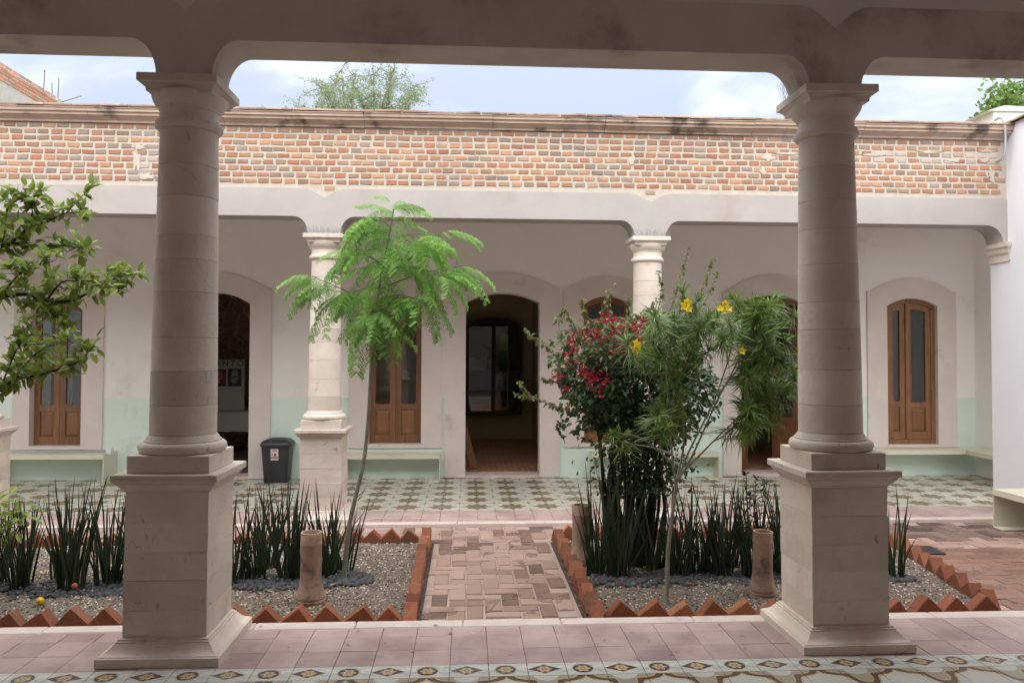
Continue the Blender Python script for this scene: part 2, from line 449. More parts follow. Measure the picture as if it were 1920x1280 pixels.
def leaf_mat(name, c1, c2, trans=.35, rough=.45, objvar=.15, tip=None, hue=.485):
    m = bpy.data.materials.new(name); m.use_nodes = True; nt = m.node_tree; nt.nodes.clear()
    out = nt.nodes.new('ShaderNodeOutputMaterial'); b = nt.nodes.new('ShaderNodeBsdfPrincipled'); t = nt.nodes.new('ShaderNodeBsdfTranslucent')
    g = nt.nodes.new('ShaderNodeNewGeometry'); oi = nt.nodes.new('ShaderNodeObjectInfo')
    f = V(nt, g.outputs['Random Per Island'])
    c = mix(nt, f, c1, c2)
    if tip: c = mix(nt, noise(nt, g.outputs['Position'], 5, 3).ramp(.5, .7)*.8, c, tip)
    h = nt.nodes.new('ShaderNodeHueSaturation'); vv = V(nt, oi.outputs['Random'])*(2*objvar)+(1-objvar)
    nt.links.new(vv.s, h.inputs['Value']); nt.links.new(c, h.inputs['Color']); c = h.outputs[0]
    nt.links.new(c, b.inputs['Base Color']); b.inputs['Roughness'].default_value = rough
    hs = nt.nodes.new('ShaderNodeHueSaturation'); hs.inputs['Hue'].default_value = hue; hs.inputs['Value'].default_value = 1.25; nt.links.new(c, hs.inputs['Color'])
    nt.links.new(hs.outputs[0], t.inputs[0])
    ms = nt.nodes.new('ShaderNodeMixShader'); ms.inputs[0].default_value = trans
    nt.links.new(b.outputs[0], ms.inputs[1]); nt.links.new(t.outputs[0], ms.inputs[2]); nt.links.new(ms.outputs[0], out.inputs[0])
    return m
M_FROND = leaf_mat('feathery_leaf', (.10,.265,.045), (.22,.41,.075), .42, .5, .35)
M_CITRUS = leaf_mat('citrus_leaf', (.15,.26,.045), (.36,.46,.11), .35, .4)
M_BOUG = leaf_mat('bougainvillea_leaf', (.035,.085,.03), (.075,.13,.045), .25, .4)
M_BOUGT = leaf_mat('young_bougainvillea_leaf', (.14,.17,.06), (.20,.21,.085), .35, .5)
M_RED = leaf_mat('red_bract', (.42,.02,.025), (.36,.018,.05), .35, .6)
M_NARROW = leaf_mat('narrow_leaf', (.09,.175,.035), (.175,.275,.06), .3, .4, .25)
M_YEL = leaf_mat('yellow_petal', (.95,.82,.04), (.92,.76,.04), .25, .5, 0, hue=.5)
M_SPEAR = leaf_mat('spear_leaf', (.022,.05,.026), (.045,.08,.035), .08, .4, .45, tip=(.06,.075,.03))
M_FARLEAF = leaf_mat('mesquite_leaf', (.16,.225,.12), (.22,.29,.16), .4, .7)
M_FARLEAF2 = leaf_mat('roof_tree_leaf', (.11,.21,.05), (.16,.27,.06), .35, .6)
M_PURP = leaf_mat('maroon_leaf', (.035,.028,.022), (.06,.04,.03), .15, .5)
M_BARK = simple('bark', (.13,.10,.08), (.08,.06,.05), 20, .9, .6, 80, .004)
M_BARKG = simple('green_grey_bark', (.26,.26,.20), (.19,.20,.15), 18, .85, .4, 90, .003, (.13,.13,.10), 8, .58, .7)
M_BARKD = simple('dark_citrus_bark', (.04,.034,.03), (.025,.02,.02), 20, .9, .6, 80, .004)
M_TWIG = simple('dry_twig', (.2,.16,.13), (.14,.11,.09), 20, .9, 0)
M_TERRA = simple('weathered_terracotta', (.42,.295,.225), (.31,.205,.155), 9, .9, .6, 40, .006, (.17,.13,.10), 6, .52, .66)
M_STONED = simple('lava_pebble', (.07,.075,.085), (.045,.048,.055), 18, .7, .4, 60, .004, (.12,.125,.135), 9, .55, .7)
M_LEMON = simple('yellow_fruit', (.72,.50,.03), (.62,.40,.02), 20, .45, .15, 120, .001)
M_ORANGE = simple('orange_fruit', (.50,.17,.06), (.42,.13,.05), 20, .5, .15, 120, .001)
M_DRYLEAF = simple('dry_leaf', (.48,.42,.22), (.36,.28,.15), 30, .8, 0)
M_PAPER = simple('white_board', (.62,.60,.56), (.58,.56,.52), 2, .7, 0)
M_PINKP = simple('pink_print', (.55,.12,.2), (.5,.1,.18), 5, .5, 0)
M_INK = simple('dark_print', (.05,.045,.045), (.04,.035,.035), 5, .6, 0)

def gravel_mat():
    m, nt, b, out = begin('gravel'); p = pos(nt)
    g = nt.nodes.new('ShaderNodeNewGeometry'); r = V(nt, g.outputs['Random Per Island'])
    c = mix(nt, r, (.15,.12,.09), (.32,.265,.21)); c = mix(nt, r.gt(.86), c, (.60,.54,.46)); c = mix(nt, r.lt(.2), c, (.06,.05,.04))
    setf(nt, b, 'Base Color', c); b.inputs['Roughness'].default_value = .85
    return m
M_GRAV = gravel_mat()
M_GRAVB = simple('gravel_bed_base', (.20,.165,.13), (.14,.115,.095), 60, .9, .8, 90, .01)

# ------------------------------------------------------------------ levels of the place
Z_N, Z_C, Z_F = 0.0, -.21, -.18           # near gallery, courtyard, far gallery
Y_NE, Y_FE = 4.64, 7.99                    # edges of the two galleries
Y_W = 10.82                                # rear wall of the far gallery

# ------------------------------------------------------------------ setting: ground, floors, roofs
g = MB().add([(-400,-400,-.45),(400,-400,-.45),(400,400,-.45),(-400,400,-.45)], [(0,1,2,3)])
struct(obj('ground', g, M_SOIL))

nf = struct(obj('gallery_floor', MB().box(-7, 7, -2.5, Y_NE-.12, -.44, -.012), M_TGROUT))
nk = struct(obj('gallery_kerb', MB().box(-7, 7, Y_NE-.1195, Y_NE-.004, -.44, -.02), M_KERB))
cf = struct(obj('courtyard_ground', MB().box(-7, 7, Y_NE, Y_FE, -.44, Z_C-.008), M_GROUT))
ff = struct(obj('far_gallery_floor', MB().box(-8, 8.5, Y_FE+.11, Y_W+.3, -.44, Z_F-.012), M_TGROUT))
fk = struct(obj('far_gallery_kerb', MB().box(-8, 8.5, Y_FE+.004, Y_FE+.1095, -.44, Z_F-.02), M_KERB))

def slab(sx, sy, sz, bv, jit=0.0, mat=None, name='slab'):
    "flat piece lying on z=0, top at sz, bevelled upper edge, slightly uneven"
    j = lambda: R(-jit, jit)
    a, b_ = sx/2, sy/2
    lo = [(-a+j(),-b_+j()),(a+j(),-b_+j()),(a+j(),b_+j()),(-a+j(),b_+j())]
    hi = [(x*(1-bv/a), y*(1-bv/b_)) for x, y in lo]
    mb = MB(); vs = [(x,y,0) for x,y in lo]+[(x,y,sz-bv) for x,y in lo]+[(x,y,sz+j()*.3) for x,y in hi]
    mb.add(vs, [(0,1,5,4),(1,2,6,5),(2,3,7,6),(3,0,4,7),(4,5,9,8),(5,6,10,9),(6,7,11,10),(7,4,8,11),(8,9,10,11)])
    return mb
# near gallery tiles
T = .195
tp = [slab(T-.0025, .198, .012, .0012, .0008).mesh('tile', M_PINK) for _ in range(4)]
tb = slab(T-.003, .15, .012, .0015).mesh('tile', M_BORD)
ts = slab(T-.003, .195, .012, .0015).mesh('tile', M_STAR)
tc_ = slab(T-.004, .134, .012, .002, .0012).mesh('tile', M_PINK)
for i in range(-18, 19):
    x = -.08+T*(i+.5)
    for k in range(2): put('tile', random.choice(tp), nf, (x, 4.09+.2*k, -.012+R(-.0012,.0012)), (R(-.003,.003), R(-.003,.003), 0))
    put('tile', tc_, nf, (x, 4.455, -.012+R(-.001,.001)))
    put('tile', tb, nf, (x, 3.915, -.012)); 
    for k in range(2): put('tile', ts, nf, (x, 3.74-.197*k, -.012))
x = -6.9
while x < 6.9:
    L = R(.5, .8); put('kerb_stone', slab(L-.004, .112, .024, .006, .003).mesh('kerb_stone', M_KERB), nk, (x+L/2, Y_NE-.06, -.02)); x += L
# far gallery tiles
tf = slab(.1985, .1985, .012, .001).mesh('tile', M_FAR)
fp = [slab(.1965, .178, .012, .002, .001).mesh('tile', M_PINK) for _ in range(4)]
rest = MB(); restp = MB(); n = 0
for r_ in range(11):
    for i in range(-33, 39):
        x = -.08+.2*(i+.5); y = 8.65+.2*(r_+.5)
        seen = -5.6 < x < 6.6
        if seen and r_ < 5 and n < 298: put('tile', tf, ff, (x, y, Z_F-.012)); n += 1
        else: rest.add([(v[0]+x, v[1]+y, v[2]+Z_F-.012) for v in tf_v] if False else [(a.co.x+x, a.co.y+y, a.co.z+Z_F-.012) for a in tf.vertices], [tuple(p.vertices) for p in tf.polygons])
for k in range(3):
    for i in range(-33, 39):
        x = -.08+.2*(i+.5); y = 8.10+.1835*(k+.5)
        q = random.choice(fp)
        restp.add([(a.co.x+x, a.co.y+y, a.co.z+Z_F-.012) for a in q.vertices], [tuple(p.vertices) for p in q.polygons])
stuff(obj('patterned_tiles', rest, M_FAR, ff)); stuff(obj('mauve_tiles', restp, M_PINK, ff))
x = -7.9
while x < 8:
    L = R(.6, 1.1); put('kerb_stone', slab(L-.004, .10, .022, .006, .003).mesh('kerb_stone', M_KERB), fk, (x+L/2, Y_FE+.056, Z_F-.02)); x += L

# courtyard paving
PATH_COL = [(.45,.32,.275),(.47,.335,.29),(.43,.30,.255),(.46,.325,.28),(.41,.28,.235),(.42,.295,.25),(.44,.31,.265),(.19,.12,.095),(.23,.15,.12),(.27,.175,.14),(.33,.22,.18)]
RED_COL = [(.26,.15,.115),(.29,.165,.125),(.23,.13,.10),(.31,.185,.145)]
U_ = .128
pave = [[slab(2*U_-.014, U_-.014, .022, .005, .006).mesh('brick', M_PAV) for _ in range(5)], [slab(U_-.014, 2*U_-.014, .022, .005, .006).mesh('brick', M_PAV) for _ in range(5)]]
redp = [slab(.236, .116, .020, .003, .002).mesh('brick', M_PAV) for _ in range(5)]
def in_bed(x, y):
    if -5.6 < x < -.28 and 5.12 < y < 7.36: return True
    if .74 < x < 3.62+.19*(y-5.15) and 5.08 < y < 7.42: return True
    return False
pieces = []
for i in range(-46, 45):
    for j in range(-1, 28):
        d = (i-j) % 4
        if d == 0: x, y, o = (i+1)*U_, Y_NE+(j+.5)*U_, 0
        elif d == 3: x, y, o = (i+.5)*U_, Y_NE+(j+1)*U_, 1
        else: continue
        if not (-5.4 < x < 5.45 and Y_NE+.06 < y < Y_FE-.07) or in_bed(x, y): continue
        if o and y > Y_FE-.13 or o and y < Y_NE+.13: continue
        if x > 3.3 and y < 6.98: continue
        pieces.append((y, x, o))
reds = []
for j in range(20):
    y = 4.74+j*.118
    for i in range(12):
        x = 3.6+i*.24+(j % 2)*.12
        if y < 6.93 and not in_bed(x, y) and not in_bed(x-.12, y) and x < 5.6: reds.append((y, x, 2))
vis = lambda y, x: (-.3 < x < .8) or y > 7.3 or x > 3.4
allp = sorted([p for p in pieces+reds if vis(p[0], p[1])]); rest = MB(); cnt = 0
keep = set(id(p) for p in [p for p in allp if p[0] > 5.0][:300])
for p in pieces+reds:
    y, x, o = p
    me = random.choice(pave[o] if o < 2 else redp)
    colr = random.choice(PATH_COL if o < 2 else RED_COL); k = R(.80, .93); colr = tuple(c*k for c in colr)
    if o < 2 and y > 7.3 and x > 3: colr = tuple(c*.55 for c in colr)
    z = Z_C-.020+R(-.003, .002)
    if id(p) in keep:
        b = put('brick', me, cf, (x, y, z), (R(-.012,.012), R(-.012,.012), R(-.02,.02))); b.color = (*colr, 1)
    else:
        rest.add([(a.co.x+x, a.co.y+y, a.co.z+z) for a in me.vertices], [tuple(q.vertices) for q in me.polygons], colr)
stuff(obj('paving_bricks', rest, M_PAVS, cf))
# narrow gutters beside the beds
struct(obj('path_gutter', MB().box(-.331, -.302, 5.1, 7.3, Z_C-.007, Z_C+.004, 0).box(.792, .821, 5.1, 7.3, Z_C-.007, Z_C+.004), M_DIRT))

# roofs and enclosing walls of both galleries (they shade them)
struct(obj('gallery_ceiling', MB().box(-7.2, 7.2, -.7, 4.165, 3.8, 4.0), M_CEIL))  # unseen; set low and white to bounce light onto the columns
struct(obj('gallery_wall', MB().box(-7.2, 7.2, -.9, -.7, -.44, 4.0).box(-7.4,-7.2,-2.9,4.6,-.44,4.0).box(7.2,7.4,-2.9,4.6,-.44,4.0), M_WHITE))  # unseen; rear wall pulled close behind the camera so its white bounces light
struct(obj('far_gallery_ceiling', MB().box(-8, 8.5, 8.45, Y_W+.3, 3.55, 3.75), M_CEIL))

# ------------------------------------------------------------------ columns
def rnd_loop(prof): return prof
def make_column(x, y, z0, H, mat, label, group, seed, lean=0.0):
    "H is the height of the abacus top above the floor"
    rs = random.Random(seed)
    t = empty('stone_column', (x, y, z0), label, 'column', group)
    t.rotation_euler = (0, lean, 0)
    pb = [(.305,0),(.305,.046),(.297,.049),(.295,.053),(.285,.056),(.272,.062),(.258,.074),(.247,.088),(.241,.096),(.236,.098),(.236,.106),(.227,.108),(.227,.116),(.217,.118),(.213,.122)]
    obj('pedestal_base', MB().square(pb), mat, t, ang=30)
    zs = [.1225, .252, .408, .552, .706, .861]
    for a, b in zip(zs[:-1], zs[1:]):
        e = .0025; h = .211+rs.uniform(-.001,.001)
        bk = MB().square([(h-e,a),(h,a+e),(h,b-e),(h-e,b)]); bk.v = [(x_+rs.uniform(-.0022,.0022), y_+rs.uniform(-.0022,.0022), z_+rs.uniform(-.0012,.0012)) for x_, y_, z_ in bk.v]
        obj('stone_block', bk, mat, t)
    pc = [(.212,.8615),(.216,.866),(.217,.874),(.226,.878),(.232,.886),(.240,.897),(.249,.903),(.250,.914),(.262,.918),(.266,.922),(.266,.951),(.262,.9555)]
    obj('pedestal_cap', MB().square(pc), mat, t, ang=30)
    obj('plinth', MB().square([(.205,.956),(.208,.959),(.208,1.043),(.205,1.046)]), mat, t)
    tor = [(.19,1.0465)]+[(.205+.021*math.sin(a), 1.074-.027*math.cos(a)) for a in [PI*i/8 for i in range(9)]]+[(.197,1.103),(.197,1.112),(.188,1.114),(.186,1.124),(.178,1.132),(.174,1.142)]
    obj('column_base', MB().lathe(tor, 48), mat, t, ang=40)
    zt = H-.265                                           # underside of the necking ring
    n = 9; cuts = [1.1425]; step = (zt-1.1425)/n
    for k in range(1, n): cuts.append(1.1425+step*(k+rs.uniform(-.18,.18)))
    cuts.append(zt)
    rad_at = lambda z: .172-.022*((z-1.14)/(zt-1.14))**1.3
    for a, b in zip(cuts[:-1], cuts[1:]):
        dr = rs.uniform(-.0008,.0008); e = .002
        prof = [(rad_at(a)-.004+dr,a),(rad_at(a)+dr,a+e)]+[(rad_at(a+(b-a)*k/3)+dr, a+(b-a)*k/3) for k in (1,2)]+[(rad_at(b)+dr,b-e),(rad_at(b)-.004+dr,b)]
        dm_ = MB().lathe(prof, 48); ph = rs.uniform(0, 50)
        dm_.v = [(x_*(1+.006*mnoise.noise(Vector((x_*14+ph, y_*14, z_*14)))+.011*min(0, mnoise.noise(Vector((x_*30, y_*30+ph, z_*22)))+.25)), y_*(1+.006*mnoise.noise(Vector((x_*14+ph, y_*14, z_*14)))+.011*min(0, mnoise.noise(Vector((x_*30, y_*30+ph, z_*22)))+.25)), z_) for x_, y_, z_ in dm_.v]
        obj('drum', dm_, mat, t, ang=40)
    c = zt
    ring = [(.150,c+.0005),(.158,c+.004),(.168,c+.010),(.1745,c+.022),(.1755,c+.034),(.171,c+.046),(.163,c+.052),(.157,c+.056),(.153,c+.066),(.152,c+.108),(.158,c+.112),(.160,c+.122),(.166,c+.126),(.178,c+.142),(.188,c+.160),(.194,c+.178),(.195,c+.192)]
    obj('capital', MB().lathe(ring, 48), mat, t, ang=40)
    ab = [(.166,c+.1765),(.170,c+.18),(.172,c+.196),(.178,c+.204),(.188,c+.212),(.190,c+.218),(.204,c+.222),(.206,c+.224),(.206,c+.262),(.204,c+.265)]
    obj('abacus', MB().square(ab), mat, t, ang=30)
    return t
GN, GF = 'columns of the near arcade', 'columns of the far arcade'
make_column(-1.548, 4.32, 0, 3.046, M_STONE, 'large shaded stone column in the foreground, left one, on a square pedestal', GN, 3, .006)
make_column(2.082, 4.32, 0, 3.075, M_STONE, 'large shaded stone column in the foreground, right one, on a square pedestal', GN, 4, -.008)
make_column(-1.505, 8.31, Z_F, 2.985, M_STONEF, 'pale stone column of the far arcade beside the black bin', GF, 5)
make_column(1.955, 8.31, Z_F, 2.995, M_STONEF, 'pale stone column of the far arcade behind the red flowering shrub', GF, 6)
make_column(-5.04, 8.31, Z_F, 2.97, M_STONEF, 'pale stone column of the far arcade cut by the left picture edge', GF, 7)

# ------------------------------------------------------------------ arcade beams
def beam_profile(cols, x0, x1, z_imp, z_bot, z_top, z_tip, half, dx, vw, end=None):
    xs = set([x0, x1])
    for c in cols:
        for s in (-1, 1):
            for k in range(11):
                t = k/10*PI/2; xs.add(c+s*(half+dx*(1-math.cos(t))))
            for k in range(9): xs.add(c+s*vw*k/8)
        xs.add(c)
    if end is not None:
        for k in range(11): xs.add(end-dx*1.3*(1-math.cos(k/10*PI/2)))
    xs = sorted(v for v in xs if x0 <= v <= x1)
    def lo(x):
        z = z_bot
        for c in cols:
            d = abs(x-c)-half
            if d <= 0: return z_imp
            if d < dx: z = min(z, z_imp+(z_bot-z_imp)*math.sin(math.acos(max(-1, min(1, 1-d/dx)))))
        if end is not None:
            d = end-x
            if d <= 0: return z_imp
            if d < dx*1.3: z = min(z, z_imp+(z_bot-z_imp)*math.sin(math.acos(max(-1, 1-d/(dx*1.3)))))
        return z
    def hi(x):
        z = z_top
        for c in cols:
            d = abs(x-c)
            if d < vw: z = z_tip+(z_top-z_tip)*math.sin(.5*PI*d/vw)
        return z
    # doubled samples where the impost edge drops straight down
    L, H = [], []
    for x in xs: L.append((x, lo(x))); H.append((x, hi(x)))
    return L, H, hi
def strip_obj(name, L, H, y0, y1, mat, parent, ang=25):
    return obj(name, MB().strip(L, H, y0, y1), mat, parent, ang=ang)

na = empty('near_arcade', (0, 0, 0), 'shaded plaster beam with rounded corners carried by the two foreground columns', 'arcade beam')
L, H, hi_n = beam_profile([-5.1, -1.512, 2.045, 5.6], -7.19, 7.19, 3.05, 3.248, 3.53, 3.405, .146, .14, .21)
strip_obj('beam', L, H, 4.17, 4.45, M_PLASTD, na)
strip_obj('upper_wall', H, [(x, 4.08) for x, z in H], 4.192, 4.448, M_UPWALL, na)

fb = empty('arcade_building', (0, 8.17, Z_F), 'low building across the courtyard with brick parapet, pale beam and arched doorways', 'building')
OFF = Vector((0, -8.17, -Z_F))
def shift(mb):
    mb.v = [(a, b+OFF.y, c+OFF.z) for a, b, c in mb.v]; return mb
FC = [-5.04, -1.505, 1.955]
L, H, hi_f = beam_profile(FC, -8, 5.944, 2.808, 2.992, 3.285, 3.19, .168, .15, .25, end=5.89)
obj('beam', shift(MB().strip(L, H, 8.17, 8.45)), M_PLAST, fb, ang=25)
obj('parapet_wall', shift(MB().strip(H, [(x, 3.93) for x, z in H], 8.180, 8.448)), M_MORTAR, fb, ang=25)
# parapet bricks
WALL_COL = [(.50,.265,.16),(.52,.29,.18),(.47,.24,.145),(.50,.27,.17),(.53,.31,.20),(.44,.25,.17),(.41,.28,.20),(.38,.28,.20),(.36,.285,.23),(.48,.215,.135),(.45,.31,.22),(.53,.29,.17)]
def wbrick(wd, ht, dp, jit):
    mb = slab(wd, ht, dp, .004, jit)
    mb.v = [(a, -c, b) for a, b, c in mb.v]
    return mb
wb = [wbrick(.110+R(-.008,.008), .0455+R(-.003,.002), .008, .0035).mesh('brick', M_BRK) for _ in range(10)]
cand = []
z = 3.16; row = 0
while z < 3.9:
    x = -5.7 + R(0, .13)
    while x < 5.88:
        st = .131+R(-.006, .008)
        zz_ = z+.004*math.sin(x*.9)+R(-.0015,.0015)
        if zz_-.026 > max(hi_f(x-.05), hi_f(x+.05))+.006 and zz_+.02 < 3.95: cand.append((x, zz_, row))
        x += st
    z += .0672; row += 1
def hidden(x):     # behind the two foreground columns
    return -3.25 < x < -2.55 or 3.55 < x < 4.25
shown = [c for c in cand if -4.9 < c[0] < 5.75 and not hidden(c[0])]
shown.sort(key=lambda c: abs(c[0]-.4)+abs(c[1]-3.6)*.5)
keep = set(shown[:299]); rest = MB()
for c in cand:
    x, z, row = c
    me = random.choice(wb)
    k = R(.58, .88); colr = random.choice(WALL_COL)
    if z > 3.83: colr = tuple(a*.75+b*.25 for a, b in zip(colr, (.3,.22,.19)))
    if abs(x+3.35-.1*math.sin(z*9)) < .12 and random.random() < .8: colr = (.50,.40,.36)
    if x > 4.4 and 3.68 < z < 3.8 and random.random() < .6: colr = (.56,.48,.42)
    colr = tuple(min(1, a*k) for a in colr); rz = R(-.014, .014)
    if c in keep:
        b = put('brick', me, fb, (x, 8.181+OFF.y, z+OFF.z), (0, rz, 0)); b.color = (*colr, 1)
    else:
        ca, sa = math.cos(rz), math.sin(rz)
        rest.add([(v.co.x*ca+v.co.z*sa+x, v.co.y+8.181+OFF.y, -v.co.x*sa+v.co.z*ca+z+OFF.z) for v in me.vertices], [tuple(q.vertices) for q in me.polygons], colr)
stuff(obj('parapet_bricks', rest, M_BRKS, fb))
# smears of old plaster left on the bricks
def smear(cx, cz, hw, hh, n, seed):
    rs = random.Random(seed); pts = []
    for i in range(n):
        a = 2*PI*i/n; k = .7+.55*mnoise.noise(Vector((math.cos(a)*2+seed, math.sin(a)*2, seed*1.7)))+rs.uniform(-.12,.12)
        pts.append((cx+hw*k*math.cos(a), cz+hh*k*math.sin(a)))
    vs = [(x, 8.178, z) for x, z in pts]+[(cx+(x-cx)*.9, 8.1695, cz+(z-cz)*.85) for x, z in pts]+[(cx, 8.168, cz)]
    fs = [(i, (i+1) % n, (i+1) % n+n, i+n) for i in range(n)]+[(i+n, (i+1) % n+n, 2*n) for i in range(n)]
    obj('plaster_patch', shift(MB().add(vs, fs)), M_MORTAR, fb)
for k, (u_, v_, hw, hh) in enumerate(((255,300,.06,.16),(275,330,.11,.05),(262,275,.10,.04),(1185,300,.05,.07),(1440,295,.10,.05),(1480,288,.22,.022),(1640,290,.20,.022),(1740,284,.22,.025),(1790,300,.12,.03),(1845,300,.08,.035),(1860,330,.05,.12),(1850,283,.12,.02),(1430,320,.05,.06))):
    c_ = at(u_, v_, 8.17); smear(c_.x, c_.z, hw, hh, 26, k+1)
# cornice in lengths, with thin clay coping tiles on top
prof = [(8.186,3.9305),(8.160,3.9305),(8.156,3.950),(8.140,3.962),(8.128,3.978),(8.118,3.984),(8.112,3.988),(8.112,4.012),(8.104,4.014),(8.100,4.018),(8.096,4.020),(8.096,4.046),(8.088,4.05),(8.088,4.058),(8.44,4.062)]
x = -7.9
while x < 5.94:
    Lg = min(R(1.1, 1.7), 5.94-x) if 5.94-x > 1.9 else 5.94-x
    n = len(prof); dy, dz = R(-.003,.003), R(-.003,.003)
    prf = [(8.186-(8.186-a)*1.5 if a < 8.19 else a, b) for a, b in prof]
    vs = [(x+.002, a+dy, b+dz) for a, b in prf]+[(x+Lg-.002, a+dy, b+dz) for a, b in prf]
    fs = [(i, i+n, (i+1) % n+n, (i+1) % n) for i in range(n)]+[tuple(range(n)), tuple(reversed(range(n, 2*n)))]
    mb = MB().add(vs, [tuple(reversed(f)) for f in fs]); obj('cornice_block', shift(mb), M_CORN, fb, ang=30); x += Lg
x = -7.9
cop = [slab(.27, .40, .022, .004, .006).mesh('coping_tile', M_COPE) for _ in range(6)]
while x < 5.75:
    put('coping_tile', random.choice(cop), fb, (x+.137, 8.232+R(-.006,.006)+OFF.y, 4.066+OFF.z+R(-.002,.003)), (R(-.01,.01), R(-.012,.012), R(-.015,.015))); x += .277
obj('roof', shift(MB().box(-8, 8.5, 8.47, 15.6, 3.76, 3.95)), M_ROOF, fb)

# end pilaster of the far arcade against the white pier
obj('pilaster_capital', shift(MB().rings([[(5.944-w_,8.15-d_),(5.944,8.15-d_),(5.944,8.46+d_),(5.944-w_,8.46+d_)] for w_, d_ in ((.012,0),(.016,.004),(.016,.02),(.008,.01),(.008,.01),(.03,.02),(.034,.024),(.034,.024),(.056,.04),(.062,.045),(.062,.045))],
    (2.59,2.594,2.61,2.612,2.67,2.69,2.70,2.735,2.75,2.76,2.805))), M_STONEF, fb, ang=30)

# rear wall with openings: (kind, x0, x1, bottom, spring, top, surround x0, x1, surround bottom, shoulder, surround top)
OPEN = [
 ('window', -5.885,-5.21, .285,2.12,2.25, -6.11,-4.93, .235,2.44,2.65),
 ('way',    -3.99,-2.98, -.19,2.22,2.375, -4.28,-2.69, -.17,2.43,2.645),
 ('window', -1.355,-.636, .297,2.20,2.34, -1.625,-.355, .24,2.45,2.66),
 ('way',    -.022,1.014, -.19,2.265,2.40, -.311,1.298, -.17,2.464,2.678),
 ('window', 1.638,2.297, .295,2.24,2.364, 1.358,2.58, .245,2.464,2.64),
 ('way',    3.887,4.83, -.19,2.26,2.40, 3.625,5.09, -.17,2.435,2.685),
 ('window', 6.031,6.778, .264,2.255,2.362, 5.74,7.06, .226,2.464,2.655),
]
def wall_piece(x0, x1, z0, z1, zsplit=.93):
    if z1 <= zsplit: return [('d', x0, x1, z0, z1)]
    if z0 >= zsplit: return [('w', x0, x1, z0, z1)]
    return [('d', x0, x1, z0, zsplit), ('w', x0, x1, zsplit, z1)]
wm, dms = MB(), []
xp = -8.0; G = .06
for o in OPEN:
    k, a, b, zb, zs, zt, sa, sb, sz, zsh, zst = o
    for t_, p, q, z0, z1 in wall_piece(xp, a-G, -.44, 3.55): (wm.box(p, q, Y_W, Y_W+.3, z0, z1) if t_ == 'w' else dms.append(MB().box(p, q, Y_W, Y_W+.3, z0, z1)))
    A = arc_pts(a-G, b+G, zs+.02, zt+.06)
    wm.strip(A, [(x, 3.55) for x, z in A], Y_W, Y_W+.3)
    if k == 'window': dms.append(MB().box(a-G, b+G, Y_W, Y_W+.3, -.44, zb-.06))
    xp = b+G
for t_, p, q, z0, z1 in wall_piece(xp, 8.4, -.44, 3.55): (wm.box(p, q, Y_W, Y_W+.3, z0, z1) if t_ == 'w' else dms.append(MB().box(p, q, Y_W, Y_W+.3, z0, z1)))
obj('rear_wall', shift(wm), M_WHITE, fb, ang=25); [obj('dado', shift(q), M_MINT, fb) for q in dms]
def arch_z(a, b, zs, zt):
    h = (b-a)/2; f = zt-zs; Rr = (h*h+f*f)/(2*f); cx = (a+b)/2; cz = zt-Rr
    return lambda x: cz+math.sqrt(max(0, Rr*Rr-(x-cx)**2))
def leaf(a, b, zb, top, y, rail=.85, parent=None, lite=.075, th=.04, name='door_leaf'):
    "one door leaf between x=a and x=b, top(x) gives its upper edge; parts: glass above, raised panel below"
    mb = MB(); s = lite; N = 8
    def up(x0, x1, z0, drop=0): xs = [x0+(x1-x0)*i/N for i in range(N+1)]; return [(x, z0) for x in xs], [(x, top(x)-drop) for x in xs]
    for x0, x1 in ((a, a+s), (b-s, b)):
        lo, hi = up(x0, x1, zb); mb.strip(lo, hi, y, y+th)
    xs = [a+s+(b-a-2*s)*i/N for i in range(N+1)]
    mb.strip([(x, top(x)-.085) for x in xs], [(x, top(x)-.001) for x in xs], y+.001, y+th-.001)
    mb.box(a+s, b-s, y+.001, y+th-.001, zb, zb+.10); mb.box(a+s, b-s, y+.001, y+th-.001, rail-.07, rail)
    # moulding round the panel
    for x0, x1, z0, z1 in ((a+s, b-s, zb+.10, zb+.115), (a+s, b-s, rail-.085, rail-.07)): mb.box(x0, x1, y+.006, y+th-.006, z0, z1)
    o = obj(name, mb, M_WOOD, parent, ang=30)
    c = .035
    g_lo = [(a+s-.004, rail+c),(a+s+c, rail-.002)]+[(a+s+c+(b-a-2*s-2*c)*i/4, rail-.002) for i in range(1, 5)]+[(b-s+.004, rail+c)]
    g_hi = [(x, top(x)-.08) for x, z in g_lo]
    obj('pane', MB().strip(g_lo, g_hi, y+.017, y+.022), M_GLASS, o)
    # rounded lower corners of the glazing
    for x0, sg in ((a+s, 1), (b-s, -1)):
        pts = [(x0-sg*.001, rail-.001)]+[(x0+sg*c*(1-math.sin(t)), rail+c*(1-math.cos(t))) for t in [PI/2*i/5 for i in range(6)]]
        if sg < 0: pts = pts[::-1]
        obj('corner_bracket', MB().prism(pts, y+.002, y+th-.002), M_WOOD, o)
    pw = MB(); x0, x1, z0, z1 = a+s+.002, b-s-.002, zb+.117, rail-.087
    i1 = .03
    pw.rings([[(x0,z0),(x1,z0),(x1,z1),(x0,z1)],[(x0+i1,z0+i1),(x1-i1,z0+i1),(x1-i1,z1-i1),(x0+i1,z1-i1)]], (0, .012))
    pw.v = [(px, y+.018-pz, py) for px, py, pz in pw.v]; pw.f = [tuple(reversed(f)) for f in pw.f]
    obj('panel', pw, M_WOOD, o)
    return o
class PM:            # leaf builder works in building coordinates
    pass
def dleaf(a, b, zb, top, y, rail):
    return leaf(a, b, zb+OFF.z, lambda x: top(x)+OFF.z, y+OFF.y, rail+OFF.z, fb)
